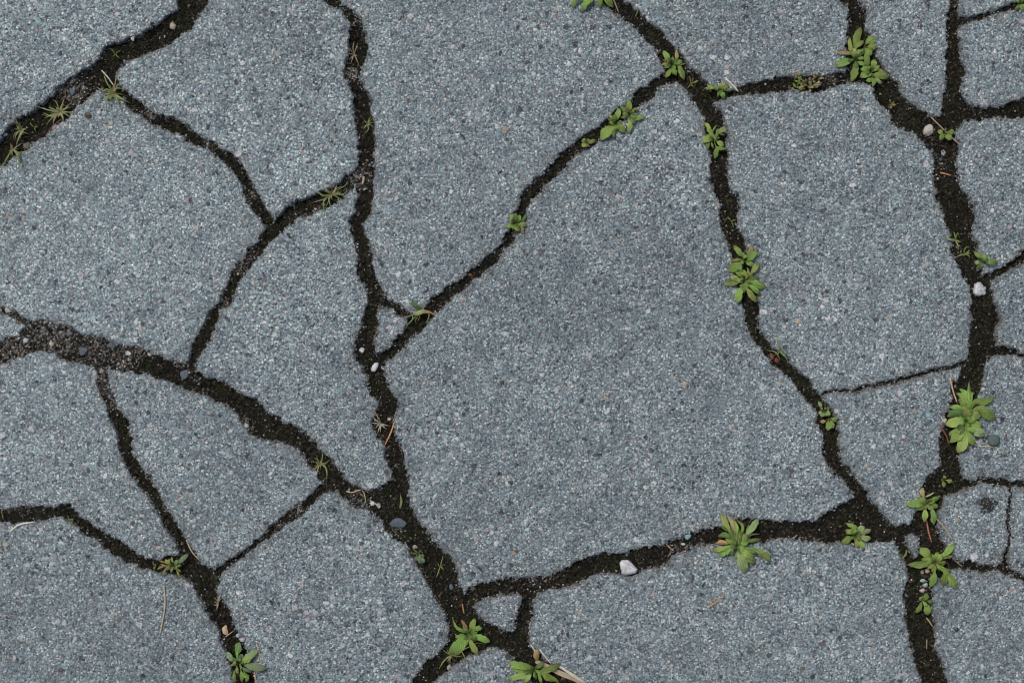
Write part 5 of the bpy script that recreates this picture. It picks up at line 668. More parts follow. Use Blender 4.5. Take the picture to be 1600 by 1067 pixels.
# ------------------------------------------------------------------ object helpers
def tag(o, label=None, cat=None, group=None, kind=None):
    for k, v in (('label', label), ('category', cat), ('group', group), ('kind', kind)):
        if v: o[k] = v
    return o
def empty(name, loc, parent=None):
    o = bpy.data.objects.new(name, None); o.empty_display_size = .01; o.location = loc; COL.objects.link(o); return o
def link(name, me, parent=None, mat=None):
    o = bpy.data.objects.new(name, me); COL.objects.link(o)
    if mat: me.materials.append(mat)
    if parent:
        o.parent = parent; o.matrix_parent_inverse.identity(); o.location = -parent.location
    return o
def quad_mesh(name, verts, quads, smooth=True):
    me = bpy.data.meshes.new(name); n = len(quads)
    me.vertices.add(len(verts)); me.vertices.foreach_set('co', verts.astype(np.float32).ravel())
    me.loops.add(n * 4); me.loops.foreach_set('vertex_index', quads.astype(np.int32).ravel())
    me.polygons.add(n); me.polygons.foreach_set('loop_start', np.arange(0, n * 4, 4, dtype=np.int32))
    me.polygons.foreach_set('use_smooth', np.full(n, smooth))
    me.update(calc_edges=True); return me

# ------------------------------------------------------------------ plan of the cracks: signed distance (mm), > 0 on pavement, < 0 in a crack
def axis(hi, step, fine, far):            # dense in the middle, coarser outwards, out to the horizon
    a = [0.0]
    while a[-1] < hi: a.append(a[-1] + step)
    s_ = step
    while a[-1] < fine: s_ *= 1.03; a.append(a[-1] + s_)
    while a[-1] < far: s_ *= 1.25; a.append(a[-1] + s_)
    return np.array([-q for q in a[:0:-1]] + a)
GX = axis(412, .85, 590, 150000); GY = axis(282, .85, 450, 150000)
X, Y = np.meshgrid(GX, GY)
def vnoise(x, y, scale, seed):
    u = x / scale; v = y / scale; i = np.floor(u).astype(np.int64); j = np.floor(v).astype(np.int64); fu = u - i; fv = v - j
    fu = fu * fu * (3 - 2 * fu); fv = fv * fv * (3 - 2 * fv)
    def hsh(a, b):
        h = (a * 374761393 + b * 668265263 + seed * 974634541) & 0x7fffffff
        h = ((h ^ (h >> 13)) * 1274126177) & 0x7fffffff
        return ((h ^ (h >> 16)) & 0xffff) / 32767.5 - 1
    return (hsh(i, j) * (1 - fu) + hsh(i + 1, j) * fu) * (1 - fv) + (hsh(i, j + 1) * (1 - fu) + hsh(i + 1, j + 1) * fu) * fv
WX = X + .75 * vnoise(X, Y, 6, 1) + .85 * vnoise(X, Y, 2.4, 2)
WY = Y + .75 * vnoise(X, Y, 6, 3) + .85 * vnoise(X, Y, 2.4, 4)
def poly_sdf(poly, margin):
    p = np.array(poly, float)
    x0, y0 = p.min(0) - margin; x1, y1 = p.max(0) + margin
    i0, i1 = np.searchsorted(GX, [x0, x1]); j0, j1 = np.searchsorted(GY, [y0, y1])
    qx = WX[j0:j1, i0:i1].astype(np.float32); qy = WY[j0:j1, i0:i1].astype(np.float32)
    d2 = np.full(qx.shape, 1e12, np.float32); ins = np.zeros(qx.shape, bool)
    n = len(p)
    for k in range(n):
        ax, ay = p[k]; bx, by = p[(k + 1) % n]; ex, ey = bx - ax, by - ay; L = ex * ex + ey * ey
        if L < 1e-9: continue
        t = np.clip(((qx - ax) * ex + (qy - ay) * ey) / L, 0, 1)
        d2 = np.minimum(d2, (qx - ax - t * ex) ** 2 + (qy - ay - t * ey) ** 2)
        if abs(ey) > 1e-9:
            c = ((ay > qy) != (by > qy)) & (qx < ex * (qy - ay) / ey + ax); ins ^= c
    d = np.sqrt(d2)
    return (slice(j0, j1), slice(i0, i1)), np.where(ins, -d, d)
SDF = np.full(X.shape, 40.0, np.float32); THICK = SDF.copy()
for poly in CRACKS:
    sl_, d = poly_sdf(poly, 40); SDF[sl_] = np.minimum(SDF[sl_], d)
    p = np.array(poly); q = np.roll(p, -1, 0); area = abs((p[:, 0] * q[:, 1] - q[:, 0] * p[:, 1]).sum()) / 2
    if 2 * area / np.hypot(*(q - p).T).sum() > 4.5: THICK[sl_] = np.minimum(THICK[sl_], d)
for poly in ISLANDS:
    sl_, d = poly_sdf(poly, 4); SDF[sl_] = np.maximum(SDF[sl_], -d)
bite = np.maximum(0, vnoise(X, Y, 4.2, 41) - .26) * 3.8 + np.maximum(0, vnoise(X, Y, 2.3, 42) - .38) * 2.4
wide = np.clip(1 - np.abs(THICK) / 4, 0, 1)
SDF -= wide * bite * np.where(SDF > -1.2, 1.0, .3) * np.clip((np.hypot(X, Y) < 600) * 1.0, 0, 1)
SDF += np.clip(np.abs(SDF) / 2, 0, 1) * (.7 * vnoise(X, Y, 1.8, 9) + .5 * vnoise(X, Y, 4.5, 10))

# soil level and sandiness
SANDF = np.zeros(X.shape, np.float32)
for sx, sy, sr, sk in SAND:
    r2 = ((X - sx) ** 2 + (Y - sy) ** 2) / (sr * sr); SANDF = np.maximum(SANDF, sk * np.exp(-(r2 ** 1.5) * .8))
SOILZ = -3.6 + 2.2 * SANDF + .8 * vnoise(X, Y, 14, 21) + .7 * vnoise(X, Y, 5, 22) + .55 * vnoise(X, Y, 2.1, 23) - .8 * np.clip(-SDF - 2, 0, 4) / 4

# ------------------------------------------------------------------ pavement slabs
solid = SDF > 0.0
lab = np.zeros(X.shape, np.int32); par = [0]
def find(a):
    while par[a] != a: par[a] = par[par[a]]; a = par[a]
    return a
prev = []
for j in range(solid.shape[0]):
    row = np.concatenate(([0], solid[j].astype(np.int8), [0])); df = np.diff(row)
    cur = []
    for s, e in zip(np.where(df == 1)[0], np.where(df == -1)[0]):
        l = 0
        for (ps, pe, pl) in prev:
            if ps < e and pe > s:
                r = find(pl)
                if l == 0: l = r
                elif r != l: par[max(r, l)] = min(r, l); l = min(r, l)
        if l == 0: par.append(len(par)); l = len(par) - 1
        lab[j, s:e] = l; cur.append((s, e, l))
    prev = cur
root = np.array([find(a) for a in range(len(par))]); lab = root[lab]
ids, cnt = np.unique(lab[lab > 0], return_counts=True)
small = ids[cnt < 60]; lab[np.isin(lab, small)] = 0
grow = lab.copy()
for it in range(3):                       # let every slab reach down into the crack
    nb = grow.copy()
    for dj, di in ((0, 1), (0, -1), (1, 0), (-1, 0)):
        sh = np.roll(np.roll(grow, dj, 0), di, 1); nb = np.where((nb == 0) & (sh > 0), sh, nb)
    grow = nb
def step(a, lo, hi):
    t = np.clip((a - lo) / (hi - lo), 0, 1); return t * t * (3 - 2 * t)
near = np.clip(1 - (np.maximum(np.abs(X) - 600, 0) + np.maximum(np.abs(Y) - 500, 0)) / 300, 0, 1)
TOPZ = near * (.22 * vnoise(X, Y, 3.3, 31) + .16 * vnoise(X, Y, 1.7, 32) + .6 * vnoise(X, Y, 60, 33))
RIMW = 1.5 + .9 * vnoise(X, Y, 9, 35)
SLABZ = TOPZ - .5 * (1 - step(SDF, 0, RIMW)) - 8.0 * (1 - step(SDF, -1.3, .1))
TONE = .5 + .0 * X
for tx, ty, tr, tk in TONES: TONE = TONE + tk * np.exp(-((X - tx) ** 2 + (Y - ty) ** 2) / (2 * tr * tr))
tilt = {}
for sid in np.unique(grow):
    if sid == 0: continue
    jm = grow == sid; mxx, myy = np.clip(X[jm], -500, 500).mean(), np.clip(Y[jm], -400, 400).mean(); r_ = random.Random(int(sid))
    SLABZ[jm] += (near[jm] * (r_.uniform(-.7, .5) + r_.uniform(-.004, .004) * (np.clip(X[jm], -600, 600) - mxx) + r_.uniform(-.004, .004) * (np.clip(Y[jm], -500, 500) - myy)))
pavement = empty('pavement', (0, 0, 0)); tag(pavement, 'cracked blue-grey aggregate pavement', None, None, 'structure')
slab_obj = {}
ny, nx = X.shape
for sid in [i for i in ids if i not in set(small.tolist())]:
    mk = grow == sid
    js, is_ = np.where(mk); j0, j1, i0, i1 = js.min(), js.max() + 1, is_.min(), is_.max() + 1
    sub = mk[j0:j1, i0:i1]
    cell = sub[:-1, :-1] & sub[1:, :-1] & sub[:-1, 1:] & sub[1:, 1:]
    if cell.sum() < 20: continue
    idx = -np.ones(sub.shape, np.int64); used = np.zeros(sub.shape, bool)
    used[:-1, :-1] |= cell; used[1:, :-1] |= cell; used[:-1, 1:] |= cell; used[1:, 1:] |= cell
    idx[used] = np.arange(used.sum())
    V = np.stack([X[j0:j1, i0:i1][used], Y[j0:j1, i0:i1][used], SLABZ[j0:j1, i0:i1][used]], 1) * MM
    Qd = np.stack([idx[:-1, :-1][cell], idx[:-1, 1:][cell], idx[1:, 1:][cell], idx[1:, :-1][cell]], 1)
    me = quad_mesh('pavement_slab', V, Qd)
    a = me.attributes.new('rim', 'FLOAT', 'POINT')
    a.data.foreach_set('value', np.clip(SDF[j0:j1, i0:i1][used] / 5.0, -1, 6).astype(np.float32))
    a = me.attributes.new('tone', 'FLOAT', 'POINT'); a.data.foreach_set('value', TONE[j0:j1, i0:i1][used].astype(np.float32))
    slab_obj[int(sid)] = link('pavement_slab', me, pavement, M_SLAB)

# ------------------------------------------------------------------ soil filling the cracks, and the earth below
mk = SDF < 3.2
cell = mk[:-1, :-1] & mk[1:, :-1] & mk[:-1, 1:] & mk[1:, 1:]
used = np.zeros(mk.shape, bool); used[:-1, :-1] |= cell; used[1:, :-1] |= cell; used[:-1, 1:] |= cell; used[1:, 1:] |= cell
idx = -np.ones(mk.shape, np.int64); idx[used] = np.arange(used.sum())
me = quad_mesh('soil', np.stack([X[used], Y[used], SOILZ[used]], 1) * MM, np.stack([idx[:-1, :-1][cell], idx[:-1, 1:][cell], idx[1:, 1:][cell], idx[1:, :-1][cell]], 1))
a = me.attributes.new('sand', 'FLOAT', 'POINT'); a.data.foreach_set('value', SANDF[used].astype(np.float32))
tag(link('soil', me, None, M_SOIL), 'dark mossy soil filling the cracks between the slabs', None, None, 'structure')
gm = quad_mesh('ground', np.array([(-150, -150, -.012), (150, -150, -.012), (150, 150, -.012), (-150, 150, -.012)]), np.array([[0, 1, 2, 3]]))
tag(link('ground', gm, None, M_SOIL), 'earth under the pavement', None, None, 'structure')

def at(x, y):
    i = min(max(int(np.searchsorted(GX, x)), 1), nx - 1); j = min(max(int(np.searchsorted(GY, y)), 1), ny - 1)
    if abs(GX[i - 1] - x) < abs(GX[i] - x): i -= 1
    if abs(GY[j - 1] - y) < abs(GY[j] - y): j -= 1
    return j, i
def surf(x, y):
    j, i = at(x, y); return float(max(SLABZ[j, i] if grow[j, i] else -99, SOILZ[j, i]))

# ------------------------------------------------------------------ stones set in the slabs (parts of their slab)
def dome(name, seed, n=9):
    r = random.Random(seed); rad = [1 + r.uniform(-.38, .28) for _ in range(n)]
    vs_ = []; fs = []
    for k, (q, z) in enumerate(((1.0, -.45), (.9, .35), (.55, .85))):
        for i in range(n):
            a = 6.2832 * i / n; e = rad[i] * q * (1 + r.uniform(-.06, .06)); vs_.append((math.cos(a) * e, math.sin(a) * e, z + r.uniform(-.08, .08)))
    vs_.append((r.uniform(-.1, .1), r.uniform(-.1, .1), 1.0))
    for k in range(2):
        for i in range(n): fs.append((k * n + i, k * n + (i + 1) % n, (k + 1) * n + (i + 1) % n, (k + 1) * n + i))
    for i in range(n): fs.append((2 * n + i, 2 * n + (i + 1) % n, 3 * n))
    me = bpy.data.meshes.new(name); me.from_pydata(vs_, [], fs); me.polygons.foreach_set('use_smooth', [True] * len(fs)); me.materials.append(None); return me
DOMES = [dome('aggregate_stone', 40 + k) for k in range(8)]
extra = []
while len(extra) < 125:
    x, y = RNG.uniform(-405, 405), RNG.uniform(-272, 272); j, i = at(x, y)
    if SDF[j, i] > 5: q = RNG.uniform(1.7, 3.0); extra.append((x, y, q, q * RNG.uniform(.6, 1.0), RNG.choice(('black', 'black', 'black', 'grey', 'grey', 'bluegrey', 'paleblue', 'white', 'tan', 'lilac', 'brown'))))
for k, (x, y, rx, ry, c) in enumerate(AGGREGATE + extra):
    j, i = at(x, y); sid = int(grow[j, i])
    if sid not in slab_obj: continue
    o = bpy.data.objects.new('aggregate_stone', DOMES[k % 8]); COL.objects.link(o); o.parent = slab_obj[sid]
    o.location = (x * MM, y * MM, float(SLABZ[j, i] + .05) * MM); o.scale = (rx * .86 * MM, ry * .86 * MM, .30 * MM); o.rotation_euler = (0, 0, RNG.uniform(-.4, .4))
    o.material_slots[0].link = 'OBJECT'; o.material_slots[0].material = EM[c]

# ------------------------------------------------------------------ leaves, blades and stalks
def spine(pts, n):
    P_ = [Vector(p) for p in pts]
    if len(P_) == 2:
        d = P_[1] - P_[0]; nrm = Vector((-d.y, d.x)); P_ = [P_[0], P_[0] + d * .5 + nrm * RNG.uniform(-.07, .07), P_[1]]
    # resample a Catmull-Rom through the points
    ext = [P_[0] * 2 - P_[1]] + P_ + [P_[-1] * 2 - P_[-2]]; dense = []
    for k in range(1, len(ext) - 2):
        a, b, c, d = ext[k - 1:k + 3]
        for q in range(10):
            t = q / 10; dense.append(.5 * ((2 * b) + (c - a) * t + (2 * a - 5 * b + 4 * c - d) * t * t + (3 * b - a - 3 * c + d) * t ** 3))
    dense.append(P_[-1]); L = [0]
    for a, b in zip(dense, dense[1:]): L.append(L[-1] + (b - a).length)
    out = []; k = 0
    for q in range(n):
        s = L[-1] * q / (n - 1)
        while k < len(L) - 2 and L[k + 1] < s: k += 1
        f = (s - L[k]) / max(1e-6, L[k + 1] - L[k]); out.append(dense[k].lerp(dense[k + 1], min(1, f)))
    return out, L[-1]
def sheet(name, pts, zs, ws, cols, fold, wave, curl=0, roll=0):
    n = len(pts); vs_ = []; fs = []; uvs = []
    ph = RNG.uniform(0, 6.28)
    for q in range(n):
        a = pts[max(0, q - 1)]; b = pts[min(n - 1, q + 1)]; d = (b - a); d = d.normalized() if d.length > 1e-6 else Vector((1, 0))
        nr = Vector((-d.y, d.x))
        for u in cols:
            jit = 1 + RNG.uniform(-.2, .16) if abs(u) == 1 and 0 < q < n - 1 and len(cols) > 3 else 1
            p = pts[q] + nr * (u * ws[q] * .5 * jit)
            z = zs[q] + roll * (q / (n - 1)) * u * ws[q] * .5 + fold * abs(u) * ws[q] * .5 - curl * u * u * ws[q] * .5 + wave * ws[q] * math.sin(q * 1.7 + ph + u * 2.2) * abs(u)
            vs_.append((p.x * MM, p.y * MM, z * MM)); uvs.append((u * .5 + .5, q / (n - 1)))
    c = len(cols)
    for q in range(n - 1):
        for k in range(c - 1): fs.append((q * c + k, q * c + k + 1, (q + 1) * c + k + 1, (q + 1) * c + k))
    me = bpy.data.meshes.new(name); me.from_pydata(vs_, [], fs); me.polygons.foreach_set('use_smooth', [True] * len(fs))
    ul = me.uv_layers.new(name='uv'); li = np.zeros(len(me.loops), np.int32); me.loops.foreach_get('vertex_index', li)
    ul.data.foreach_set('uv', np.array(uvs, np.float32)[li].ravel())
    return me
def tube(name, pts, zs, rs, sides=5):
    n = len(pts); vs_ = []; fs = []; uvs = []
    for q in range(n):
        d = pts[min(n - 1, q + 1)] - pts[max(0, q - 1)]; d = d.normalized() if d.length > 1e-6 else Vector((1, 0)); nr = Vector((-d.y, d.x))
        for k in range(sides):
            a = 6.2832 * k / sides; p = pts[q] + nr * (math.cos(a) * rs[q]); vs_.append((p.x * MM, p.y * MM, (zs[q] + math.sin(a) * rs[q]) * MM)); uvs.append((.2, q / (n - 1)))
    for q in range(n - 1):
        for k in range(sides): fs.append((q * sides + k, q * sides + (k + 1) % sides, (q + 1) * sides + (k + 1) % sides, (q + 1) * sides + k))
    fs.append(tuple(range(sides))[::-1]); fs.append(tuple((n - 1) * sides + k for k in range(sides)))
    me = bpy.data.meshes.new(name); me.from_pydata(vs_, [], fs); me.polygons.foreach_set('use_smooth', [True] * len(fs))
    ul = me.uv_layers.new(name='uv'); li = np.zeros(len(me.loops), np.int32); me.loops.foreach_get('vertex_index', li)
    ul.data.foreach_set('uv', np.array(uvs, np.float32)[li].ravel())
    return me

def over(pts, z, gap):                    # keep a spine above what it lies on
    return [max(a, surf(p.x, p.y) + gap) for p, a in zip(pts, z)]
def build_plant(name, label, cat, group, crown, leaves):
    zc = min(surf(*crown) + .3, .4)
    e = empty(name, (crown[0] * MM, crown[1] * MM, zc * MM)); tag(e, label, cat, group)
    grass = 'grass' in name; nl = len(leaves); C = Vector(crown)
    # a short root crown joins the leaves
    rr = .9 if grass else 1.2
    st = tube('root_crown', [C, C + Vector((.15, .1)), C + Vector((.2, .15))], [zc - 2.0, zc + .6, zc + 1.6], [rr, rr * .8, rr * .35], 6)
    link('root_crown', st, e, LM['t' if 'dried' in name else ('y' if grass else 'o')])
    leaves = list(leaves)
    if not grass and nl >= 7:
        for q in range((5 + nl // 3) * (2 if 'bushy' in label or 'bright orange' in label else 1)):       # small young leaves in the heart of the rosette
            src = leaves[q % nl]; t = Vector(src[0][-1]); f = RNG.uniform(.28, .62); an = RNG.uniform(-.7, .7); d = (t - C) * f
            d = Vector((d.x * math.cos(an) - d.y * math.sin(an), d.x * math.sin(an) + d.y * math.cos(an)))
            if d.length > .8: leaves.append(([tuple(C + d * .12), tuple(C + d)], d.length * RNG.uniform(.3, .46), RNG.choice((src[2], src[2], 'd' if 'wither' not in label else 'o', 'y'))))  # dark code puts depth shade into the colour of some inner leaves
    if name == 'grass_tuft' and nl >= 8:
        for q in range(9):                 # wispy straw in the heart of the tuft
            src = leaves[q % nl]; t = Vector(src[0][-1]); an = RNG.uniform(-.6, .6); d = (t - C) * RNG.uniform(.35, .8)
            d = Vector((d.x * math.cos(an) - d.y * math.sin(an), d.x * math.sin(an) + d.y * math.cos(an)))
            leaves.append(([tuple(C), tuple(C + d)], RNG.uniform(.6, 1.0), RNG.choice('ttyll')))
    if grass: leaves = [(a, b * (.92 if b < 2 else 1), 'l' if c == 'g' else c) for a, b, c in leaves]
    nl = len(leaves)
    for k, (pts, wd, code) in enumerate(leaves):
        b = Vector(pts[0]); d0 = (b - C).length
        tiny = 'crumbly' in label
        if tiny: d0 = 0
        pp = [crown] + list(pts) if d0 > .6 else list(pts)
        L0 = sum((Vector(q) - Vector(p)).length for p, q in zip(pts, pts[1:]))
        broad = wd / max(L0, .1) > .2 and not (grass and wd < 2.6)
        if broad:
            wd *= .97
            n = 11; sp, L = spine(pp, n); fp = min(.6, d0 / max(L, .1)) if d0 > .6 else 0.0
            lay = k / max(1, nl - 1); h = .13 * L + 1.2 + RNG.uniform(0, 1.5); zt = max(surf(*pts[-1]), -1.0) + RNG.uniform(.9, 2.6) + 1.2 * lay
            if L < 6: zt += 1.5
            ts = [q / (n - 1) for q in range(n)]
            zs = [zc + 1.0 + (zt - zc - 1.0) * t + h * math.sin(math.pi * min(1, t) ** .85) + .8 * lay for t in ts]
            zs = over(sp, zs, .5 + wd * .16)
            ws = []
            for t in ts:
                s = (t - fp * .75) / (1 - fp * .75)
                if s <= 0: ws.append(wd * .13)
                else: ws.append(max(wd * .13 if s < .5 else wd * .10, wd * max(0.0, math.sin(math.pi * min(1, s) ** 1.12)) ** .62))
            ws[-1] = wd * .16
            me = sheet('leaf', sp, zs, ws, (-1, -.5, 0, .5, 1), RNG.uniform(.12, .5), RNG.uniform(.03, .11), RNG.uniform(0, .25), RNG.uniform(-.75, .75)); nm = 'leaf'
        else:
            n = 8; sp, L = spine(pp, n)
            ts = [q / (n - 1) for q in range(n)]; zt = max(surf(*pts[-1]), -3.5) + RNG.uniform(.5, 2.0); h = .2 * L + .8
            zs = over(sp, [zc + .6 + (zt - zc - .6) * t + h * math.sin(math.pi * t) for t in ts], .35)
            ws = [max(.16, wd * (1 - .88 * t ** 2.2) * (.75 + .25 * min(1, t * 4))) for t in ts]
            me = sheet('blade', sp, zs, ws, (-1, 0, 1), .35, .0); nm = 'blade' if grass else 'leaf'
        link(nm, me, e, LM[code])
for p in PLANTS: build_plant(*p)

# ------------------------------------------------------------------ stalks, straws, needles, dry husks
for name, label, cat, pts, wd, code, kind in DEBRIS:
    n = 9; sp, L = spine(pts, n); ts = [q / (n - 1) for q in range(n)]
    r = wd * .5; zz = [surf(p.x, p.y) for p in sp]; za, zb = max(zz[:3]), max(zz[-3:]); zs = [za + (zb - za) * t for t in ts]
    lift = max(0, max(a - b for a, b in zip(zz, zs)))
    if kind == 'tube':
        zs = [a + min(lift, 1.0) + r * .8 for a in zs]
        rs = [r * (1 - .45 * abs(t - .35)) * (1 + RNG.uniform(-.12, .12)) for t in ts]; rs[-1] *= .6
        me = tube(name, sp, zs, rs, 6)
    elif kind == 'blade':
        zs = [a + min(lift, 1.2) + .8 + 1.2 * math.sin(math.pi * t) for a, t in zip(zs, ts)]
        me = sheet(name, sp, zs, [wd * (.55 + .45 * math.sin(math.pi * min(1, t * .8 + .15))) for t in ts], (-1, -.5, 0, .5, 1), .3, .03)
    else:
        zs = [a + min(lift, 1.0) + .7 + .12 * L * math.sin(math.pi * t) for a, t in zip(zs, ts)]
        me = sheet(name, sp, zs, [max(.2, wd * math.sin(math.pi * min(.97, t * .94 + .04)) ** .6) for t in ts], (-1, -.5, 0, .5, 1), -.25, .05)
    c = sp[n // 2]; zc = zs[n // 2]
    v = np.zeros(len(me.vertices) * 3, np.float32); me.vertices.foreach_get('co', v); v = v.reshape(-1, 3) - np.array([c.x, c.y, zc]) * MM; me.vertices.foreach_set('co', v.ravel().astype(np.float32))
    o = link(name, me, None, LM[code]); o.location = (c.x * MM, c.y * MM, zc * MM)
    tag(o, label, cat, 'dry plant litter')

# dry conifer twig on the slab
tw = empty('conifer_twig', (158.9 * MM, -202.2 * MM, .4 * MM)); tag(tw, 'small tan conifer twig lying alone on the lower right slab', 'twig', 'dry plant litter')
A, B = Vector((152.6, -207.4)), Vector((165.4, -197.2))
sp, L = spine([A, B], 8); z0 = max(surf(*A), surf(*B)) + .7
link('stem', tube('stem', sp, [z0] * 8, [.55 - .04 * q for q in range(8)], 6), tw, LM['k'])
d = (B - A).normalized(); nr = Vector((-d.y, d.x))
for q, (t, s, l) in enumerate(((.1, -1, 2.5), (.22, 1, 3.0), (.3, 1, 3.6), (.34, -1, 3.0), (.48, 1, 2.6), (.55, -1, 3.3), (.66, 1, 2.4), (.8, -1, 2.6), (.95, -1, 2.6), (1.0, 1, 1.5))):
    p = A.lerp(B, t); e_ = p + nr * s * l * .8 + d * l * (.55 if q % 2 else -.4)
    sq, _ = spine([p, e_], 5)
    link('scale_leaf', sheet('scale_leaf', sq, [z0 + .2, z0 + .5, z0 + .5, z0 + .3, z0], [.7, 1.2, 1.1, .8, .3], (-1, 0, 1), .3, 0), tw, LM['k' if q % 3 else 't'])

# ------------------------------------------------------------------ loose stones
def pebble_mesh(name, seed, lump):
    bm = bmesh.new(); bmesh.ops.create_icosphere(bm, subdivisions=3, radius=1.0)
    off = Vector((seed * 3.1, seed * 1.7, seed * .9))
    for v in bm.verts:
        n1 = mnoise.noise(v.co * 1.1 + off); n2 = mnoise.noise(v.co * 2.6 + off); v.co *= 1 + .30 * n1 + (lump + .05) * n2
    me = bpy.data.meshes.new(name); bm.to_mesh(me); bm.free(); me.polygons.foreach_set('use_smooth', [True] * len(me.polygons)); return me
def chip_mesh(name, seed):
    r = random.Random(seed); bm = bmesh.new()
    for k in range(13):
        a = 6.2832 * k / 13 + r.uniform(-.2, .2); q = r.uniform(.78, 1.05)
        bm.verts.new((math.cos(a) * q, math.sin(a) * q, r.choice((-.6, .7)) + r.uniform(-.2, .2)))
    for k in range(5): bm.verts.new((r.uniform(-.6, .6), r.uniform(-.6, .6), r.choice((-.95, .95))))
    res = bmesh.ops.convex_hull(bm, input=bm.verts[:])
    bmesh.ops.delete(bm, geom=[g for g in res['geom_interior'] if isinstance(g, bmesh.types.BMVert)], context='VERTS')
    bmesh.ops.bevel(bm, geom=bm.edges[:], offset=.07, segments=1, affect='EDGES', profile=.5)
    me = bpy.data.meshes.new(name); bm.to_mesh(me); bm.free(); return me
def wedge_mesh(name):                      # rounded triangular granite pebble
    out = [(-.92, .55), (-.66, .95), (.0, .93), (.42, .5), (.98, -.22), (.80, -.66), (-.28, -.98), (-.72, -.72)]
    bm = bmesh.new()
    for q, z in ((.92, -.9), (1.0, .1), (.97, .45), (.74, .85)):
        for i, (a, b) in enumerate(out): bm.verts.new((a * q + .05 * z, b * q - .03 * z, z + .16 * math.sin(i * 1.9) - .12 * a))
    res = bmesh.ops.convex_hull(bm, input=bm.verts[:])
    bmesh.ops.delete(bm, geom=[g for g in res['geom_interior'] if isinstance(g, bmesh.types.BMVert)], context='VERTS')
    bmesh.ops.bevel(bm, geom=bm.edges[:], offset=.035, segments=1, affect='EDGES', profile=.5)
    me = bpy.data.meshes.new(name); bm.to_mesh(me); bm.free(); return me
for k, (name, label, x, y, rx, ry, c, rot, flat) in enumerate(STONES):
    if name == 'stone_chip' or (k % 3 == 1 and k > 3): me = chip_mesh(name, 90 + k)
    elif k == 0: me = wedge_mesh(name)
    else: me = pebble_mesh(name, k + 1, .34 if 'umpy' in label or name == 'soil_lump' else .07)
    q_ = .86 if max(rx, ry) < 3.3 else 1.0
    o = link(name, me, None, SM[c]); rz = min(rx, ry) * flat
    o.location = (x * MM, y * MM, (surf(x, y) + rz * (.45 if k == 0 else .22)) * MM); o.scale = (rx * q_ * MM, ry * q_ * MM, rz * MM); o.rotation_euler = (0, 0, rot)
    tag(o, label, 'stone', 'loose stones in and beside the cracks')

# ------------------------------------------------------------------ grains: crumbs of soil, pale grit, moss fibres (uncountable)
def octa(n, size):
    b = np.array([(1, 0, 0), (0, 1, 0), (-1, 0, 0), (0, -1, 0), (0, 0, 1), (0, 0, -1)], float)
    v = np.repeat(b[None], n, 0) * (size[:, None, None] * NR.uniform(.55, 1.15, (n, 6, 1)))
    v += NR.uniform(-.22, .22, (n, 6, 3)) * size[:, None, None]
    a = NR.uniform(0, 6.28, n); c, s = np.cos(a), np.sin(a); x = v[..., 0] * c[:, None] - v[..., 1] * s[:, None]; y = v[..., 0] * s[:, None] + v[..., 1] * c[:, None]
    v = np.stack([x, y, v[..., 2]], -1)
    f = np.array([(0, 1, 4), (1, 2, 4), (2, 3, 4), (3, 0, 4), (1, 0, 5), (2, 1, 5), (3, 2, 5), (0, 3, 5)]); return v, f
def tri_mesh(name, V, F, colr):
    me = bpy.data.meshes.new(name); n = len(F)
    me.vertices.add(len(V)); me.vertices.foreach_set('co', V.astype(np.float32).ravel())
    me.loops.add(n * 3); me.loops.foreach_set('vertex_index', F.astype(np.int32).ravel())
    me.polygons.add(n); me.polygons.foreach_set('loop_start', np.arange(0, n * 3, 3, dtype=np.int32)); me.update(calc_edges=True)
    a = me.attributes.new('tint', 'FLOAT_COLOR', 'POINT'); a.data.foreach_set('color', np.concatenate([colr, np.ones((len(colr), 1))], 1).astype(np.float32).ravel())
    return me
inner = (np.abs(X) < 480) & (np.abs(Y) < 340)
jj, ii = np.where(inner & (SDF < -.3) & (np.abs(X) < 414) & (np.abs(Y) < 284))
def scatter(name, label, n, lo, hi, pal, weights, pw=2.0, sandw=None, lift=.2):
    wgt = np.ones(len(jj)) if sandw is None else (sandw[0] + sandw[1] * SANDF[jj, ii])
    k = NR.choice(len(jj), n, p=wgt / wgt.sum()); size = lo + (hi - lo) * NR.uniform(0, 1, n) ** pw
    x = GX[ii[k]] + NR.uniform(-.5, .5, n); y = GY[jj[k]] + NR.uniform(-.5, .5, n); z = SOILZ[jj[k], ii[k]]
    v, f = octa(n, size); v[..., 0] += x[:, None]; v[..., 1] += y[:, None]; v[..., 2] = v[..., 2] * .8 + (z + size * lift)[:, None]
    F = (f[None] + (np.arange(n) * 6)[:, None, None]).reshape(-1, 3)
    pal = np.array(pal); c = pal[NR.choice(len(pal), n, p=np.array(weights) / sum(weights))] * NR.uniform(.7, 1.3, (n, 1)); c = np.repeat(c, 6, 0)
    return tag(link(name, tri_mesh(name, v.reshape(-1, 3) * MM, F, np.clip(c, 0, .9)), None, M_GRIT), label, None, None, 'stuff')
scatter('soil_crumbs', 'dark crumbs of soil in the cracks', 26000, .35, 1.5, [(.0045, .004, .0035), (.011, .0095, .0075), (.027, .021, .015), (.014, .017, .0075), (.058, .043, .030)], [6, 6, 3, 5, 1.6])
scatter('grit', 'pale sand and fine gravel scattered in the cracks', 4600, .22, 1.05, [(.42, .40, .37), (.30, .24, .18), (.17, .17, .17), (.22, .26, .29), (.50, .42, .38), (.10, .085, .07)], [3, 4, 4, 2, 1, 4], 2.2, (.13, 3.0), .35)
scatter('gravel', 'fine gravel in the tan stretches of the cracks', 420, .8, 2.0, [(.26, .24, .22), (.18, .145, .11), (.10, .105, .11), (.12, .145, .16), (.36, .31, .28), (.05, .043, .036)], [2, 4, 4, 3, 1, 6], 2.5, (.02, 3.0), .35)
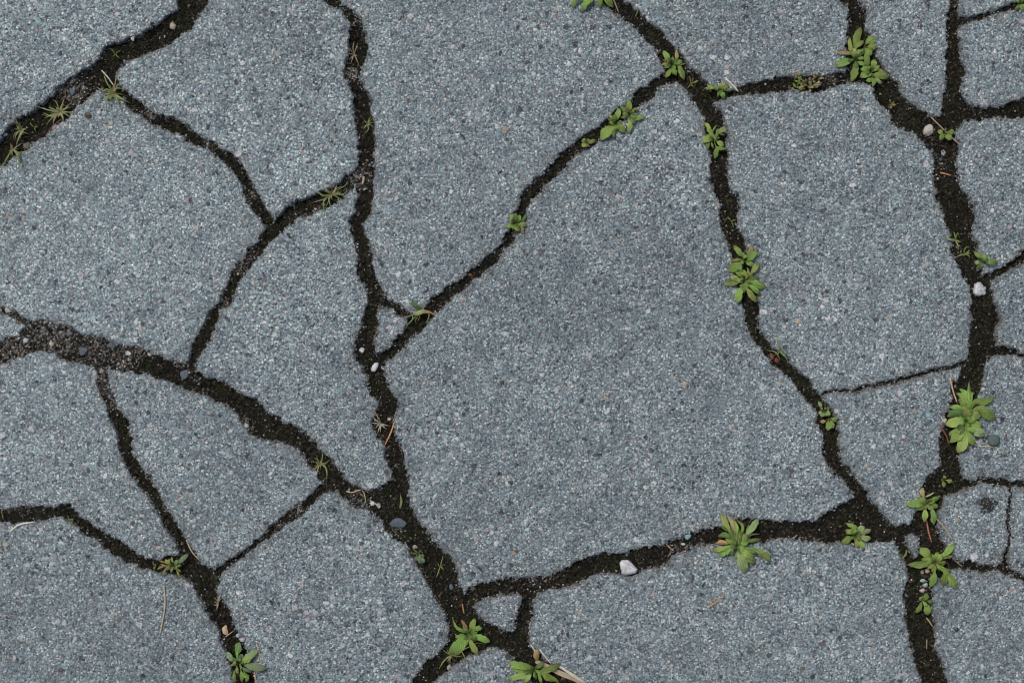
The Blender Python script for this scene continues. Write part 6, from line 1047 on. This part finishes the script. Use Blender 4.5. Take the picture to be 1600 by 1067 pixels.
ej, ei = np.where((SDF > -1.3) & (SDF < .9) & (np.abs(X) < 414) & (np.abs(Y) < 284))
n = 22000; k = NR.choice(len(ej), n); size = .3 + .95 * NR.uniform(0, 1, n) ** 2.2
x = GX[ei[k]] + NR.uniform(-.5, .5, n); y = GY[ej[k]] + NR.uniform(-.5, .5, n); z = np.maximum(SLABZ[ej[k], ei[k]], SOILZ[ej[k], ei[k]])
v, f = octa(n, size); v[..., 0] += x[:, None]; v[..., 1] += y[:, None]; v[..., 2] = v[..., 2] * .8 + (z + size * .1)[:, None]
F = (f[None] + (np.arange(n) * 6)[:, None, None]).reshape(-1, 3)
c = np.array([(.06, .064, .068), (.14, .155, .165), (.22, .25, .26), (.34, .37, .38), (.14, .115, .09), (.05, .043, .034)])[NR.choice(6, n, p=[.18, .24, .22, .08, .12, .16])] * NR.uniform(.75, 1.25, (n, 1))
tag(link('edge_grains', tri_mesh('edge_grains', v.reshape(-1, 3) * MM, F, np.repeat(c, 6, 0)), None, M_GRIT), 'broken aggregate grains along the slab edges', None, None, 'stuff')
def fibres(n):
    k = NR.choice(len(jj), n); x = GX[ii[k]] + NR.uniform(-.5, .5, n); y = GY[jj[k]] + NR.uniform(-.5, .5, n); z = SOILZ[jj[k], ii[k]] + .1
    a = NR.uniform(0, 6.28, n); L = NR.uniform(.6, 3.0, n) * np.where(NR.uniform(0, 1, n) < .06, 1.8, 1); wd = NR.uniform(.06, .16, n); up = NR.uniform(.2, 1.5, n)
    dx, dy = np.cos(a), np.sin(a)
    p = np.stack([np.stack([x - dy * wd, y + dx * wd, z], -1), np.stack([x + dy * wd, y - dx * wd, z], -1), np.stack([x + dx * L * .5 + dy * wd, y + dy * L * .5 - dx * wd, z + up], -1), np.stack([x + dx * L, y + dy * L, z + up * .7], -1)], 1)
    F = (np.array([(0, 1, 2), (0, 2, 3)])[None] + (np.arange(n) * 4)[:, None, None]).reshape(-1, 3)
    pal = np.array([(.020, .026, .009), (.034, .042, .013), (.045, .035, .020), (.10, .085, .05), (.26, .22, .14)]); c = pal[NR.choice(5, n, p=[.34, .28, .22, .12, .04])] * NR.uniform(.7, 1.3, (n, 1))
    return tag(link('moss_fibres', tri_mesh('moss_fibres', p.reshape(-1, 3) * MM, F, np.repeat(c, 4, 0)), None, M_GRIT), 'short dark moss and root fibres over the crack soil', None, None, 'stuff')
fibres(16000)

# round black spot of crumbs on the small right-hand slab
n = 260; a = NR.uniform(0, 6.28, n); q = NR.uniform(0, 1, n) ** .6; cx, cy = 371.6, -127.9
rad = 6.2 * (1 + .22 * np.sin(a * 3 + 1) + .15 * np.sin(a * 5)); x = np.cos(a) * q * rad; y = np.sin(a) * q * rad; size = NR.uniform(.35, .95, n)
v, f = octa(n, size); v[..., 0] += x[:, None]; v[..., 1] += y[:, None]; v[..., 2] = v[..., 2] * .7 + .25
F = (f[None] + (np.arange(n) * 6)[:, None, None]).reshape(-1, 3); c = np.array([(.016, .015, .013), (.03, .027, .022), (.05, .045, .038)])[NR.choice(3, n)]
o = link('crumb_spot', tri_mesh('crumb_spot', v.reshape(-1, 3) * MM, F, np.repeat(c, 6, 0)), None, M_GRIT); o.location = (cx * MM, cy * MM, surf(cx, cy) * MM)
tag(o, 'round black crumb spot on the small slab at lower right', 'moss')
